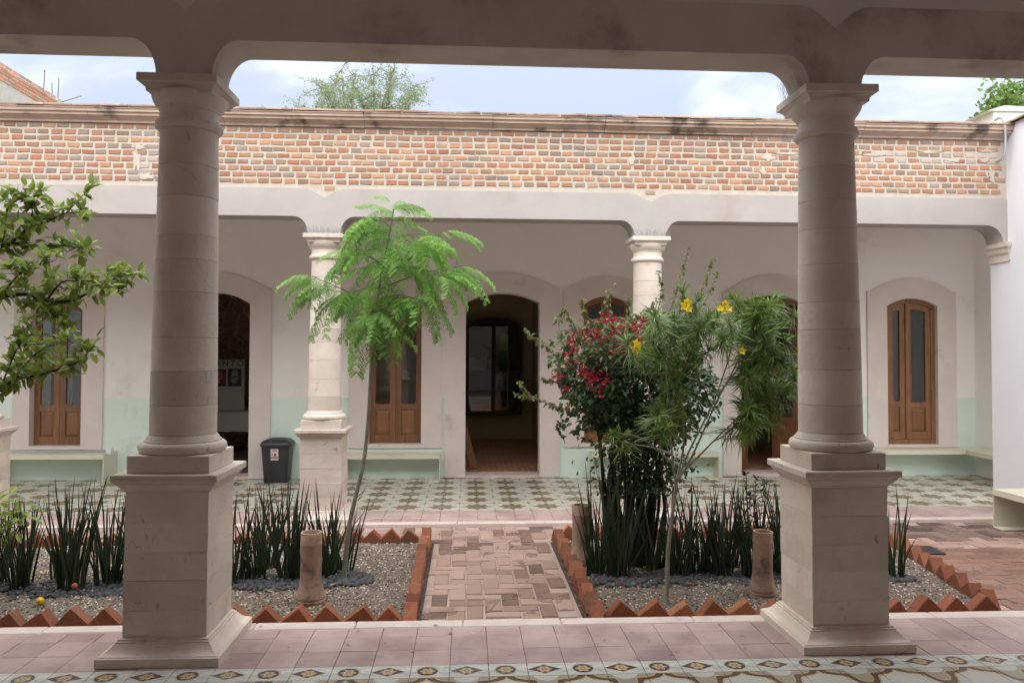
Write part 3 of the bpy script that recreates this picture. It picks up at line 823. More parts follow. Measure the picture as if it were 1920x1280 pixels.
for o in OPEN:
    k, a, b, zb, zs, zt, sa, sb, sz, zsh, zst = o
    sm = MB(); y0, y1 = Y_W-.028, Y_W+.26
    A = arc_pts(a, b, zs, zt); oa = arch_z(sa+.05, sb-.05, zsh, zst)
    lo = [(sa, zs), (sa+.05, zs), (a-.02, zs)]+A+[(b+.02, zs), (sb-.05, zs), (sb, zs)]
    hi = [(x, zsh if x <= sa+.051 or x >= sb-.051 else max(zsh, oa(x))) for x, z in lo]
    sm.strip(lo, hi, y0, y1); sm.box(sa, a, y0, y1, sz, zs); sm.box(b, sb, y0, y1, sz, zs)
    so_ = obj('door_surround' if k == 'way' else 'window_surround', shift(sm), M_SURR, fb, ang=25)
    if k == 'window':
        obj('sill', shift(MB().box(a, b, y0-.002, y1, sz, zb, 0)), M_SURR, fb)
        top = arch_z(a, b, zs-.002, zt-.002); m_ = (a+b)/2
        if a > 6:
            fr = MB(); s_ = .06
            xs = [a+.002+(b-a-.004)*i/14 for i in range(15)]
            fr.strip([(x, top(x)-.06) for x in xs], [(x, top(x)-.002) for x in xs], Y_W+.04, Y_W+.12)
            fr.box(a+.002, a+s_, Y_W+.041, Y_W+.119, zb+.06, zs-.05); fr.box(b-s_, b-.002, Y_W+.041, Y_W+.119, zb+.06, zs-.05); fr.box(a+.002, b-.002, Y_W+.04, Y_W+.12, zb+.002, zb+.06)
            obj('door_frame', shift(fr), M_WOOD, fb, ang=25)
            t2 = lambda x: top(x)-.062
            dleaf(a+s_+.002, m_-.06, zb+.062, t2, Y_W+.075, .88); dleaf(m_-.056, b-s_-.002, zb+.062, t2, Y_W+.055, .86)
        else:
            rl = .84 if a > -5 else .82
            dleaf(a+.003, m_-.002, zb+.004, top, Y_W+.09, rl); dleaf(m_+.002, b-.003, zb+.004, top, Y_W+.09, rl)
    else:
        obj('threshold', shift(MB().box(a, b, Y_W+.0, Y_W+.32, -.25, -.142)), M_KERB, fb)
# the pair of leaves standing open in the right doorway
k, a, b, zb, zs, zt = OPEN[5][:6]
tp_ = lambda x: 2.26+OFF.z
for hx, w_, ang, sgn in ((a+.012, .46, 52, 1), (b-.012, .46, 118, -1)):
    r_ = leaf(0, w_, -.13+OFF.z, tp_, -.02, .62+OFF.z, fb)
    r_.location = (hx, Y_W+.22+OFF.y, 0); r_.rotation_euler = (0, 0, rad(ang))
obj('transom', shift(MB().box(a+.002, b-.002, Y_W+.10, Y_W+.16, 2.265, 2.32)), M_WOOD, fb)

# rooms behind the doorways
def room(x0, x1, y1, mat, dmat, split, fl):
    m1, m2 = MB(), MB(); y0 = Y_W+.301
    if dmat:
        m1.box(x0, x1, y1, y1+.1, split, 3.4); m2.box(x0, x1, y1, y1+.1, -.3, split)
        for s0, s1 in ((x0-.08, x0), (x1, x1+.08)): m1.box(s0, s1, y0, y1+.1, split, 3.4); m2.box(s0, s1, y0, y1+.1, -.3, split)
        struct(obj('room_dado', m2, dmat))
    else:
        m1.box(x0, x1, y1, y1+.1, -.3, 3.4)
        for s0, s1 in ((x0-.08, x0), (x1, x1+.08)): m1.box(s0, s1, y0, y1+.1, -.3, 3.4)
    struct(obj('room_wall', m1, mat)); struct(obj('room_ceiling', MB().box(x0-.08, x1+.08, y0, y1+.1, 3.401, 3.5), M_CEIL))
    struct(obj('room_floor', MB().box(x0-.08, x1+.08, y0+.02, y1, -.3, -.165), fl))
def herr_mat():
    m, nt, b, out = begin('room_brick_floor'); p = pos(nt)
    rt = nt.nodes.new('ShaderNodeVectorRotate'); rt.inputs['Angle'].default_value = rad(45); rt.rotation_type = 'Z_AXIS'; nt.links.new(p, rt.inputs[0])
    br = nt.nodes.new('ShaderNodeTexBrick'); br.inputs['Scale'].default_value = 4.2; br.inputs['Color1'].default_value = (.50,.24,.13,1); br.inputs['Color2'].default_value = (.40,.18,.10,1); br.inputs['Mortar'].default_value = (.65,.48,.33,1); br.inputs['Mortar Size'].default_value = .025
    nt.links.new(rt.outputs[0], br.inputs[0]); setf(nt, b, 'Base Color', br.outputs[0]); b.inputs['Roughness'].default_value = .45
    return m
M_RFLOOR = herr_mat()
def rubble_mat(name, c1, c2, mo):
    m, nt, b, out = begin(name); p = pos(nt); q = scaled(nt, p, (1, 1, 1.9))
    e = voro(nt, q, 4.5, 'DISTANCE_TO_EDGE'); c = mix(nt, noise(nt, p, 5, 3), c1, c2); c = mix(nt, e.lt(.05), c, mo)
    setf(nt, b, 'Base Color', c); b.inputs['Roughness'].default_value = .9; bump(nt, b, e.mn(.12), .8, .1)
    return m
M_RUB = rubble_mat('brick_rubble_wall', (.50,.33,.24), (.34,.23,.17), (.58,.47,.37))
M_RUBP = rubble_mat('pale_brick_wall', (.52,.40,.31), (.42,.32,.25), (.60,.53,.45))
room(-7.9, -4.86, 14.0, M_ROOMTOP, None, 0, M_RFLOOR)
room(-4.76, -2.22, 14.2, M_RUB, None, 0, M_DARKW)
room(-2.12, 1.30, 15.45, M_ROOMTOP, M_OCHRE, 1.02, M_RFLOOR)
room(1.40, 5.36, 14.2, M_RUBP, None, 0, M_RFLOOR)
room(5.46, 8.3, 14.0, M_ROOMTOP, None, 0, M_RFLOOR)

# ------------------------------------------------------------------ white pier at the right, its coping, gallery ends
pw = empty('white_pier', (5.9, 8.1, Z_F), 'tall white painted wall at the right picture edge beside the brick parapet', 'wall')
PO = Vector((-5.9, -8.1, -Z_F))
def shp(mb): mb.v = [(a+PO.x, b+PO.y, c+PO.z) for a, b, c in mb.v]; return mb
obj('wall', shp(MB().box(5.945, 6.25, 4.6, 8.46, -.3, 4.10)), M_PIER, pw)
for k in range(14):
    obj('coping_tile', slab(.40, .27, .022, .004, .006), M_COPE, pw, loc=(6.09+R(-.006,.006)+PO.x, 8.33-.275*k+PO.y, 4.101+PO.z), rot=(R(-.012,.012), R(-.012,.012), R(-.02,.02)))
# side walls of the courtyard, outside the picture
struct(obj('courtyard_wall', MB().box(-7.2, -7.0, 4.7, 8.0, -.44, 4.2), M_PIER))
struct(obj('far_gallery_end_wall', MB().box(7.35, 7.5, 8.47, 10.82, -.44, 3.55).box(-8, -7.9, 8.47, 10.82, -.44, 3.55), M_WHITE))

# ------------------------------------------------------------------ bent steel benches
def bench(name, loc, rotz, L, D, H, label, flip=False, front=True, open_ends=(True, True)):
    "runs along local x from 0 to L, back at y=0, front at y=-D"
    t = empty(name, loc, label, 'bench', 'cream benches along the walls'); t.rotation_euler = (0, 0, rotz)
    th = .012; r_ = .03
    # seat with folded front lip
    obj('seat', MB().box(0, L, -D, 0, H-th, H, .003).box(.004, L-.004, -D-.0005, -D+.014, H-.062, H-th-.0005), M_CREAM, t)
    for x0, inn in ((0, 1), (L-th, -1)):
        if not open_ends[0 if inn > 0 else 1]: continue
        obj('side_panel', MB().box(x0, x0+th, -D+.004, -.002, .014, H-th-.001), M_CREAM, t)
        xa, xb = (x0, x0+.15) if inn > 0 else (x0+th-.15, x0+th)
        obj('foot', MB().box(xa, xb, -D+.004, -.002, 0, .0135), M_CREAM, t)
    return t
yb = Y_W-.002
bench('steel_bench', (-6.3, yb, Z_F), 0, 1.57, .40, .40, 'long cream steel bench under the leftmost window behind the lemon branches')
bench('steel_bench', (-1.62, yb, Z_F), 0, 1.26, .29, .37, 'cream steel bench left of the middle doorway under a wooden window')
bench('steel_bench', (1.72, yb, Z_F), 0, 1.78, .24, .37, 'cream steel bench behind the red flowering shrub, right of the middle doorway')
bench('steel_bench', (5.0, yb, Z_F), 0, 2.30, .30, .40, 'cream steel bench in the dark right end of the far gallery', open_ends=(True, False))
bench('steel_bench', (7.34, 10.5, Z_F), -PI/2, 1.6, .34, .40, 'short cream bench turning the corner at the far right end', open_ends=(False, True))
# the courtyard bench: its far end panel faces the camera
bench('steel_bench', (5.944, 7.72, Z_C), -PI/2, 1.7, .53, .40, 'wide cream bench in the courtyard at the right picture edge')

# slim steel rail lying on the left bench
t = empty('steel_rail', (-5.5, 10.62, Z_F+.401), 'slim grey metal rail with white end bracket lying on the left bench', 'rail')
obj('bar', MB().box(-.75, .73, -.015, .015, .0, .03, .003), M_METAL, t)
obj('end_bracket', MB().box(.731, .79, -.05, .05, -.03, .05, .004), M_PIER, t)

# ------------------------------------------------------------------ waste bin
t = empty('waste_bin', (-2.545, 10.63, Z_F), 'black plastic bin with domed lid and white sticker beside the stone column', 'bin')
def rrect(hx, hy, r_, n=4):
    pts = []
    for cx, cy, a0 in ((hx-r_, hy-r_, 0), (-hx+r_, hy-r_, 90), (-hx+r_, -hy+r_, 180), (hx-r_, -hy+r_, 270)):
        for k in range(n+1): a = rad(a0+90*k/n); pts.append((cx+r_*math.cos(a), cy+r_*math.sin(a)))
    return pts
obj('body', MB().rings([rrect(.150,.125,.03), rrect(.153,.128,.03), rrect(.186,.155,.035), rrect(.192,.161,.035), rrect(.192,.161,.035)], (0,.005,.475,.478,.49)), M_BLACK, t, ang=40)
lid = [rrect(.197,.166,.035), rrect(.202,.171,.037), rrect(.202,.171,.037), rrect(.192,.161,.04), rrect(.17,.14,.05), rrect(.12,.10,.05), rrect(.06,.05,.04), rrect(.02,.02,.015)]
obj('lid', MB().rings(lid, (.4905,.494,.515,.535,.56,.582,.59,.592)), M_BLACK, t, ang=40)
st = obj('sticker', MB().box(-.055, .045, -.1325, -.1305, .315, .465), M_PAPER, t, rot=(rad(3.3), 0, 0))
obj('print', MB().box(-.035, .025, -.1334, -.1326, .435, .455), M_PINKP, st); obj('print', MB().box(-.052, .042, -.1334, -.1326, .335, .362), M_PINKP, st)
obj('print', MB().box(-.012, .016, -.1334, -.1326, .368, .402), M_INK, st); obj('print', MB().box(-.04, -.032, -.1334, -.1326, .375, .41), M_INK, st)

# ------------------------------------------------------------------ things seen through the doorways
c = at(925, 700, 15.2)
t = empty('glazed_cabinet', (c.x, 15.42, .33), 'dark wooden glass-fronted cabinet with arched top seen through the middle doorway', 'cabinet')
HW, HH = .56, 1.75
at_ = arch_z(-HW, HW, HH, HH+.16)
xs = [-HW+2*HW*i/12 for i in range(13)]
mb = MB().strip([(x, 0) for x in xs], [(x, at_(x)-.004) for x in xs], -.03, -.002)
obj('back', mb, M_WOODD, t)
mb = MB().box(-HW, -HW+.07, -.30, -.031, 0, HH).box(HW-.07, HW, -.30, -.031, 0, HH).box(-HW+.07, HW-.07, -.30, -.031, 0, .07).box(-.035, .035, -.302, -.031, .07, HH+.08)
mb.strip([(x, at_(x)-.10) for x in xs], [(x, at_(x)) for x in xs], -.301, -.0315)
obj('frame', mb, M_WOODD, t, ang=30)
for z in (.46, .83, 1.22):
    obj('shelf', MB().box(-HW+.071, -.036, -.27, -.032, z, z+.03), M_WOODD, t); obj('shelf', MB().box(.036, HW-.071, -.27, -.032, z, z+.03), M_WOODD, t)
for x0, x1 in ((-HW+.075, -.04), (.04, HW-.075)):
    obj('pane', MB().box(x0, x1, -.285, -.28, .08, HH-.02), M_GLASS, t)
tag(obj('framed_picture', MB().box(.08, .24, 0, .02, 0, .30), M_PAPER, None, loc=(c.x+.05, 15.22, .33+1.26)), 'small pale framed picture standing on the upper shelf of the dark cabinet', 'picture')
for k, (dx, h_, w_) in enumerate(((-.42,.25,.06),(-.30,.2,.09),(-.18,.27,.05))):
    o = obj('box_file', MB().box(-w_, w_, -.08, .08, 0, h_, .004), M_PAPER if k == 0 else M_CREAM, None, loc=(c.x+dx, 15.26, .33+.862))
    tag(o, ['pale narrow box file leftmost on the cabinet middle shelf', 'low cream box file between two others in the cabinet', 'tall thin box file nearest the cabinet middle post'][k], 'box', 'boxes in the cabinet')
tag(obj('leaning_board', MB().box(-.05, .05, -.01, .012, 0, .95), M_WOOD, None, loc=(.11, 11.45, -.165), rot=(0, rad(-14), 0)), 'narrow wooden board leaning inside the middle doorway', 'board')
# display table, poster board in the left room
c = at(420, 745, 13.2)
t = empty('display_table', (-3.55, 13.2, -.165), 'long white topped table inside the left doorway', 'table')
obj('top', MB().box(-.8, .8, -.3, .3, .70, .74, .004), M_PAPER, t); obj('apron', MB().box(-.79, .79, -.29, -.275, .42, .699), M_PAPER, t)
for sx_ in (-.76, .76):
    for sy in (-.24, .26): obj('leg', MB().box(sx_-.02, sx_+.02, sy-.02, sy+.02, 0, .699), M_WOODD, t)
a0 = at(392, 738, 13.25); a1 = at(459, 674, 13.25)
t = empty('poster_board', (a0.x, 13.25, .5755), 'white poster board with letters and two dark portraits inside the left doorway', 'poster')
BW = a1.x+.0-a0.x; BH = a1.z-.5755
obj('board', MB().box(-.35, BW, 0, .015, 0, BH), M_PAPER, t)
def portrait(name, c1, c2, c3):
    m, nt, b, out = begin(name)
    tc0 = nt.nodes.new('ShaderNodeTexCoord'); s = nt.nodes.new('ShaderNodeSeparateXYZ'); nt.links.new(tc0.outputs['Generated'], s.inputs[0])
    u = (V(nt, s.outputs[0])-.5)*2.6; v = (V(nt, s.outputs[2])-.55)*1.9
    r = (u*u+v*v).sqrt() + (noise(nt, tc0.outputs['Generated'], 6, 4)-.5)*.5
    c = mix(nt, r.ramp(.55, .9), c1, c2); c = mix(nt, noise(nt, tc0.outputs['Generated'], 5, 5).ramp(.45, .6)*.8, c, c3)
    setf(nt, b, 'Base Color', c); b.inputs['Roughness'].default_value = .6
    return m
p0 = at(404, 724, 13.25); p1 = at(424, 692, 13.25); q0 = at(427, 724, 13.25); q1 = at(453, 691, 13.25)
for (s_, e_), m_ in (((p0, p1), portrait('red_portrait_print', (.5,.25,.18), (.10,.03,.03), (.2,.04,.04))), ((q0, q1), portrait('grey_portrait_print', (.42,.42,.46), (.03,.03,.035), (.07,.07,.09)))):
    obj('print', MB().box(s_.x-a0.x-(.06 if s_ is p0 else 0), e_.x-a0.x, -.004, -.0005, s_.z-.5755, e_.z-.5755), m_, t)
fc = bpy.data.curves.new('letters', 'FONT'); fc.body = 'ANTO'; fc.size = .135; fc.space_character = 1.45; fc.extrude = .001
fo = bpy.data.objects.new('letters_tmp', fc); COL.objects.link(fo)
bpy.context.view_layer.update()
me = bpy.data.meshes.new_from_object(fo.evaluated_get(bpy.context.evaluated_depsgraph_get())); bpy.data.objects.remove(fo)
me.materials.clear(); me.materials.append(M_INK); l0 = at(403, 686, 13.25)
put('lettering', me, t, (l0.x-a0.x, -.003, l0.z-.5755), (PI/2, 0, 0))
# curtain behind the leftmost window
mb = MB(); n = 40; lo = []
vs = []
for i in range(n+1):
    x = -5.80+.30*i/n; y = 11.16+.018*math.sin(i*1.15)+.008*math.sin(i*.43)
    vs += [(x, y, .55), (x, y, 2.2), (x, y+.004, .55), (x, y+.004, 2.2)]
for i in range(n):
    a = i*4; mb_f = [(a, a+4, a+5, a+1), (a+6, a+2, a+3, a+7)]
    mb.f += mb_f
mb.v = vs
tag(obj('curtain', mb, simple('blue_grey_cloth', (.40,.46,.52), (.32,.37,.43), 8, .9), None, smooth=True), 'pale blue grey curtain hanging behind the glass of the leftmost window', 'curtain')

# ------------------------------------------------------------------ behind and above the far building
t = empty('unfinished_building', (-10, 17, -.45), 'unplastered brick house with concrete tie beam behind the parapet at upper left', 'building')
X0 = -10.0
ys, ye = 15.5, 19.25
zT = lambda: 1.6+17.0*.357*1.0
zt_ = 1.6+.3575*(10/.58907)             # top edge height from the roof line
obj('wall', MB().box(-.3, 0, -2.5, ye-17, 0, zt_+.45-.06), M_MORTAR, t)
obj('tie_beam', MB().box(-.31, .012, -2.5, ye-17, zt_+.45-.95, zt_+.45-.42), M_CONC, t)
obj('corner_post', MB().box(-.28, .02, ye-17.0+.001, ye-17+.28, 0, zt_+.47), M_CONC, t)
bkm = MB(); z = zt_+.45-1.9; r_ = 0
while z < zt_+.45-.02:
    if not (zt_+.45-1.0 < z < zt_+.45-.37):
        y = -2.45+(r_ % 2)*.13
        while y < ye-17-.1:
            k = R(.85,1.2); bkm.box(-.001, .012, y, y+.235, z, z+.062, 0, tuple(c*k for c in random.choice(WALL_COL))); y += .26
    z += .078; r_ += 1
stuff(obj('wall_bricks', bkm, M_BRKS, t))
for (yy, dx, h_, tl) in ((-1.55,-.1,.5,.12),(ye-17-.4,-.1,.55,.03),(ye-17+.05,-.12,.4,-.02),(ye-17+.15,-.05,.55,.02)):
    obj('rebar', MB().tube([(dx, yy, zt_+.3), (dx+tl, yy, zt_+.45+h_)], .012, .012, 5), M_TWIG, t)
obj('rebar', MB().tube([(-.05, ye-17+.2, zt_+.40), (.45, ye-17+.3, zt_+.62)], .012, .012, 5), M_TWIG, t)
obj('low_wall', MB().box(.1, .75, ye-17+.5, ye-17+5, 0, zt_+.2).box(.08, .77, ye-17+.48, ye-17+5, zt_+.2, zt_+.28), M_MORTAR, t)
bkm = MB()
for j in range(10):
    z = zt_+.2-.08*(j+1)
    for i in range(20): k = R(.8,1.1); y = ye-17+.52+i*.26; bkm.box(.749, .76, y, y+.235, z, z+.062, 0, tuple(c*k for c in random.choice(WALL_COL)))
    for i in range(3): x = .11+i*.22; bkm.box(x, x+.19, ye-17+.489, ye-17+.501, z, z+.062, 0, (.34,.17,.11))
stuff(obj('low_wall_bricks', bkm, M_BRKS, t))

c = at(1877, 222, 9.2)
t = empty('roof_box', (c.x, 9.2, 3.95), 'pale green box shape with sloped lid on the roof at the upper right', 'roof box')
hx = .24
obj('body', MB().box(-hx, hx+.1, -.2, .2, 0, c.z-3.95+.02, .006), M_GREENISH, t)
obj('lid', MB().prism([(-hx-.09, c.z-3.95+.0205), (hx+.13, c.z-3.95+.0205), (hx+.11, c.z-3.95+.075), (-hx+.12, c.z-3.95+.085)], -.23, .23), M_GREENISH, t)
pts = [at(1866, 226, 8.3), at(1873, 221, 8.1), at(1880, 224, 8.06), at(1884, 240, 8.05), at(1885, 262, 8.06), at(1884, 285, 8.07), at(1878, 298, 8.1), at(1868, 303, 8.165)]
t = tag(obj('conduit', MB().tube(smooth_path(pts, 6), .014, .014, 8), M_METAL, None, smooth=True), 'grey curved conduit pipe coming over the brick parapet by the white wall', 'conduit pipe')

# ------------------------------------------------------------------ bird spikes on the capitals
def spikes(loc, dx, dy, n, h, label):
    t = tag(obj('bird_spikes', MB(), M_TWIG, None), label, 'bird spikes', 'bird spikes on the capitals') if False else None
    mb = MB()
    rs = random.Random(int(loc[0]*100))
    for i in range(n):
        x, y = rs.uniform(-dx, dx), rs.uniform(-dy, dy)
        mb.tube([(x, y, .0), (x+rs.uniform(-.03,.03), y+rs.uniform(-.03,.03), h*rs.uniform(.6,1.0))], .0014, .001, 3)
    mb.box(-dx, dx, -dy, dy, 0, .004)
    return tag(obj('bird_spikes', mb, M_METAL, None, loc=loc), label, 'bird spikes', 'bird spikes on the capitals')
def spikes_edge(cx, cy, z, hw, n, h, side, label):
    mb = MB(); rs = random.Random(int(cx*100)+5)
    for i in range(n):
        y = -hw+2*hw*i/(n-1)
        for s_ in (-.35, -.1):
            mb.tube([(0, y, 0), (s_*h*(1+rs.uniform(-.2,.2))*side*-1*-1, y+rs.uniform(-.03,.03), h*rs.uniform(.8,1))], .0011, .0009, 3)
    mb.box(-.008, .008, -hw, hw, 0, .004)
    tag(obj('bird_spikes', mb, M_TWIG, None, loc=(cx, cy, z)), label, 'bird spikes', 'bird spikes on the capitals')
spikes_edge(1.90, 4.37, 3.076, .16, 16, .13, 1, 'thin wire bird spikes on the left edge of the right foreground capital')
def spikes_front(cx, cy, z, hw, label):
    mb = MB(); rs = random.Random(int(cx*100)+9)
    for i in range(26):
        x = -hw+2*hw*i/25
        for k in range(3): mb.tube([(x, rs.uniform(-.004,.004), 0), (x+rs.uniform(-.02,.02), rs.uniform(-.05,.012), rs.uniform(.05,.085))], .0016, .001, 3)
    mb.box(-hw, hw, -.008, .008, 0, .005)
    tag(obj('bird_spikes', mb, M_METAL, None, loc=(cx, cy, z)), label, 'bird spikes', 'bird spikes on the capitals')
spikes_front(-1.505, 8.14, Z_F+2.986, .19, 'row of bird spikes on the far capital beside the feathery tree')
spikes_front(1.955, 8.14, Z_F+2.996, .19, 'row of bird spikes on the far capital above the red shrub')

# ------------------------------------------------------------------ garden beds
Z_B = -.19
BEDS = {
 'left': [(-5.6,5.17),(-.345,5.17),(-.345,7.33),(-5.6,7.33)],
 'right': [(.83,5.13),(3.62,5.13),(4.0,7.38),(.83,7.38)],
}
def inside(poly, x, y):
    r_ = False; n = len(poly)
    for i in range(n):
        (x0,y0),(x1,y1) = poly[i], poly[i-1]
        if (y0 > y) != (y1 > y) and x < (x1-x0)*(y-y0)/(y1-y0)+x0: r_ = not r_
    return r_
for side, poly in BEDS.items():
    xs = [p[0] for p in poly]; ys = [p[1] for p in poly]
    mb = MB(); NX, NY = 60, 30
    gx = lambda i, j: (poly[0][0]+(poly[1][0]-poly[0][0])*i/NX)*(1-j/NY)+(poly[3][0]+(poly[2][0]-poly[3][0])*i/NX)*j/NY
    gy = lambda i, j: poly[0][1]+(poly[3][1]-poly[0][1])*j/NY
    hz = lambda x, y: Z_B+.012*mnoise.noise(Vector((x*1.7, y*1.7, 3)))
    mb.v = [(gx(i,j), gy(i,j), hz(gx(i,j), gy(i,j))) for j in range(NY+1) for i in range(NX+1)]
    mb.f = [(j*(NX+1)+i, j*(NX+1)+i+1, (j+1)*(NX+1)+i+1, (j+1)*(NX+1)+i) for j in range(NY) for i in range(NX)]
    base = struct(obj('garden_bed', mb, M_GRAVB, None, smooth=True))
    gm = MB(); rs = random.Random(11)
    n_g = 26000 if side == 'left' else 24000
    x0 = -4.2 if side == 'left' else min(xs)
    for i in range(n_g):
        x, y = rs.uniform(x0, max(xs)), rs.uniform(min(ys), max(ys))
        if not inside(poly, x, y): continue
        if side == 'left' and -2.4 < x < -1.95 and y < 6.6 and rs.random() < .8: continue
        s_ = rs.uniform(.005, .0135); z = hz(x, y)+s_*.2; a = rs.uniform(0, PI)
        ca, sa = math.cos(a)*s_, math.sin(a)*s_; k = rs.uniform(.5, .9); hh = s_*rs.uniform(.5, .9)
        gm.add([(x+ca,y+sa,z),(x-sa*k,y+ca*k,z),(x-ca,y-sa,z),(x+sa*k,y-ca*k,z),(x+ca*.2,y+sa*.2,z+hh)], [(0,1,4),(1,2,4),(2,3,4),(3,0,4)])
    o = stuff(obj('gravel', gm, M_GRAV, None)); o['label'] = 'fine tan gravel covering the %s garden bed' % side; o['category'] = 'gravel'

# dark rounded stones round the plants
def pebbles(side, spots, n, seed):
    rs = random.Random(seed); mb = MB(); done = 0
    ico = [(0,0,1)]+[(.89*math.cos(2*PI*i/6), .89*math.sin(2*PI*i/6), .4) for i in range(6)]+[(math.cos(2*PI*(i+.5)/6), math.sin(2*PI*(i+.5)/6), -.25) for i in range(6)]
    fs = [(0,1+i,1+(i+1)%6) for i in range(6)]+[(1+i,7+i,1+(i+1)%6) for i in range(6)]+[(1+(i+1)%6,7+i,7+(i+1)%6) for i in range(6)]
    for i in range(n):
        cx, cy, rx, ry = rs.choice(spots)
        a, d = rs.uniform(0, 2*PI), math.sqrt(rs.random())
        x, y = cx+rx*d*math.cos(a), cy+ry*d*math.sin(a)
        s_ = rs.uniform(.016, .034); rot = rs.uniform(0, PI); ca, sa = math.cos(rot), math.sin(rot); ex = rs.uniform(.6, .95); ez = rs.uniform(.45, .75); tl = rs.uniform(-.25,.25)
        vs = []
        for vx, vy, vz in ico:
            vx, vy, vz = vx*s_*rs.uniform(.88,1.1), vy*s_*ex*rs.uniform(.88,1.1), vz*s_*ez
            vs.append((x+vx*ca-vy*sa, y+vx*sa+vy*ca, Z_B+s_*.3+vz+vx*tl+rs.uniform(0,.004)))
        mb.add(vs, fs)
    o = stuff(obj('dark_stones', mb, M_STONED, None, smooth=True)); o['label'] = 'dark grey rounded stones round the plants of the %s bed' % side; o['category'] = 'stones'
pebbles('left', [(-3.3,5.95,.4,.22),(-2.85,5.95,.4,.2),(-2.55,5.98,.25,.2),(-1.72,6.08,.3,.2),(-1.45,6.05,.32,.2),(-1.05,6.12,.28,.2),(-.86,6.12,.14,.16)], 900, 3)
pebbles('right', [(1.12,6.05,.3,.22),(1.45,6.05,.4,.24),(1.8,6.05,.4,.22),(2.2,6.02,.35,.2),(2.5,6.03,.25,.2),(3.38,5.93,.13,.07)], 760, 4)

# saw-tooth brick edging
EDGE_COL = [(.26,.09,.048),(.28,.10,.05),(.21,.075,.042),(.31,.13,.065),(.24,.10,.06)]
def tooth_mesh(L, Hh, D):
    bm_ = MB(); e = .006; j = lambda: R(-.006, .006)
    bm_.rings([[(-L/2+a+j(),-D/2+a+j()),(L/2-a+j(),-D/2+a+j()),(L/2-a+j(),D/2-a+j()),(-L/2+a+j(),D/2-a+j())] for a in (e,0,0,e)], (-Hh/2,-Hh/2+e,Hh/2-e,Hh/2))
    return bm_.mesh('brick', M_EDGE)
teeth = [tooth_mesh(.235+R(-.012,.012), .165+R(-.012,.012), .085+R(-.006,.006)) for _ in range(14)]
def edging(name, runs, label):
    t = empty(name, (*runs[0][0], Z_B), label, 'edging')
    ox, oy = runs[0][0]
    for (xa, ya), (xb, yb_), tilt, pitch in runs:
        d = math.hypot(xb-xa, yb_-ya); az = math.atan2(yb_-ya, xb-xa); n = int(d/pitch)
        for i in range(n):
            s_ = (i+.5)*d/n
            o = put('brick', random.choice(teeth), t, (xa+math.cos(az)*s_-ox, ya+math.sin(az)*s_-oy, -.022+R(-.016,.014)), (0, 0, 0))
            o.rotation_euler = (R(-.07,.07), -rad(tilt+R(-8,8)), az+R(-.09,.09)); o.scale = (R(.9,1.1), R(.9,1.1), R(.9,1.1))
            k = R(.8, 1.25); cc = random.choice(EDGE_COL); o.color = (*(min(1, c*k) for c in cc), 1)
    return t
edging('brick_edging', [((-5.5,5.20),(-.42,5.20),40,.20), ((-.375,5.14),(-.375,7.36),45,.19), ((-.42,7.30),(-5.5,7.30),44,.165)], 'saw-tooth red brick edging round the left garden bed')
edging('brick_edging', [((.90,5.16),(3.62,5.16),42,.20), ((3.66,5.2),(3.95,7.0),45,.2), ((3.9,7.36),(.92,7.36),44,.165), ((.865,7.42),(.865,5.1),45,.19)], 'saw-tooth red brick edging round the right garden bed')

# flared clay pipes standing in the beds
def pipe(x, y, h, r_, label, tilt=0):
    t = empty('clay_pipe', (x, y, Z_B-.01), label, 'clay pipe', 'clay pipes in the garden beds'); t.rotation_euler = (rad(tilt), rad(tilt*.6), 0)
    b_ = r_*1.42
    prof = [(b_,0),(b_*1.0,.012),(b_*.97,.018),(b_*1.0,.024),(b_*.99,.036),(b_*.95,.042),(b_*.97,.05),(b_*.95,.062),(b_*.88,.085),(b_*.79,.12),(r_*1.03,.16),(r_,.2),(r_*.99,h*.6),(r_*1.0,h-.09),(r_*1.035,h-.082),(r_*1.04,h-.075),(r_*1.0,h-.068),(r_*1.01,h-.004),(r_*.99,h),(r_*.82,h),(r_*.78,h-.006),(r_*.78,h-.3),(r_*.05,h-.301)]
    me = MB().lathe(prof, 36, cap=False).mesh('shaft', M_TERRA); autosmooth(me, 40); put('shaft', me, t)
    return t
pipe(-1.10, 5.60, .505, .074, 'flared clay pipe standing left of the thin feathery tree', .5)
pipe(.965, 6.50, .50, .075, 'flared clay pipe in the left corner of the right bed by the path', -.5)
pipe(2.175, 5.62, .475, .071, 'flared clay pipe beside the right foreground pedestal', .8)

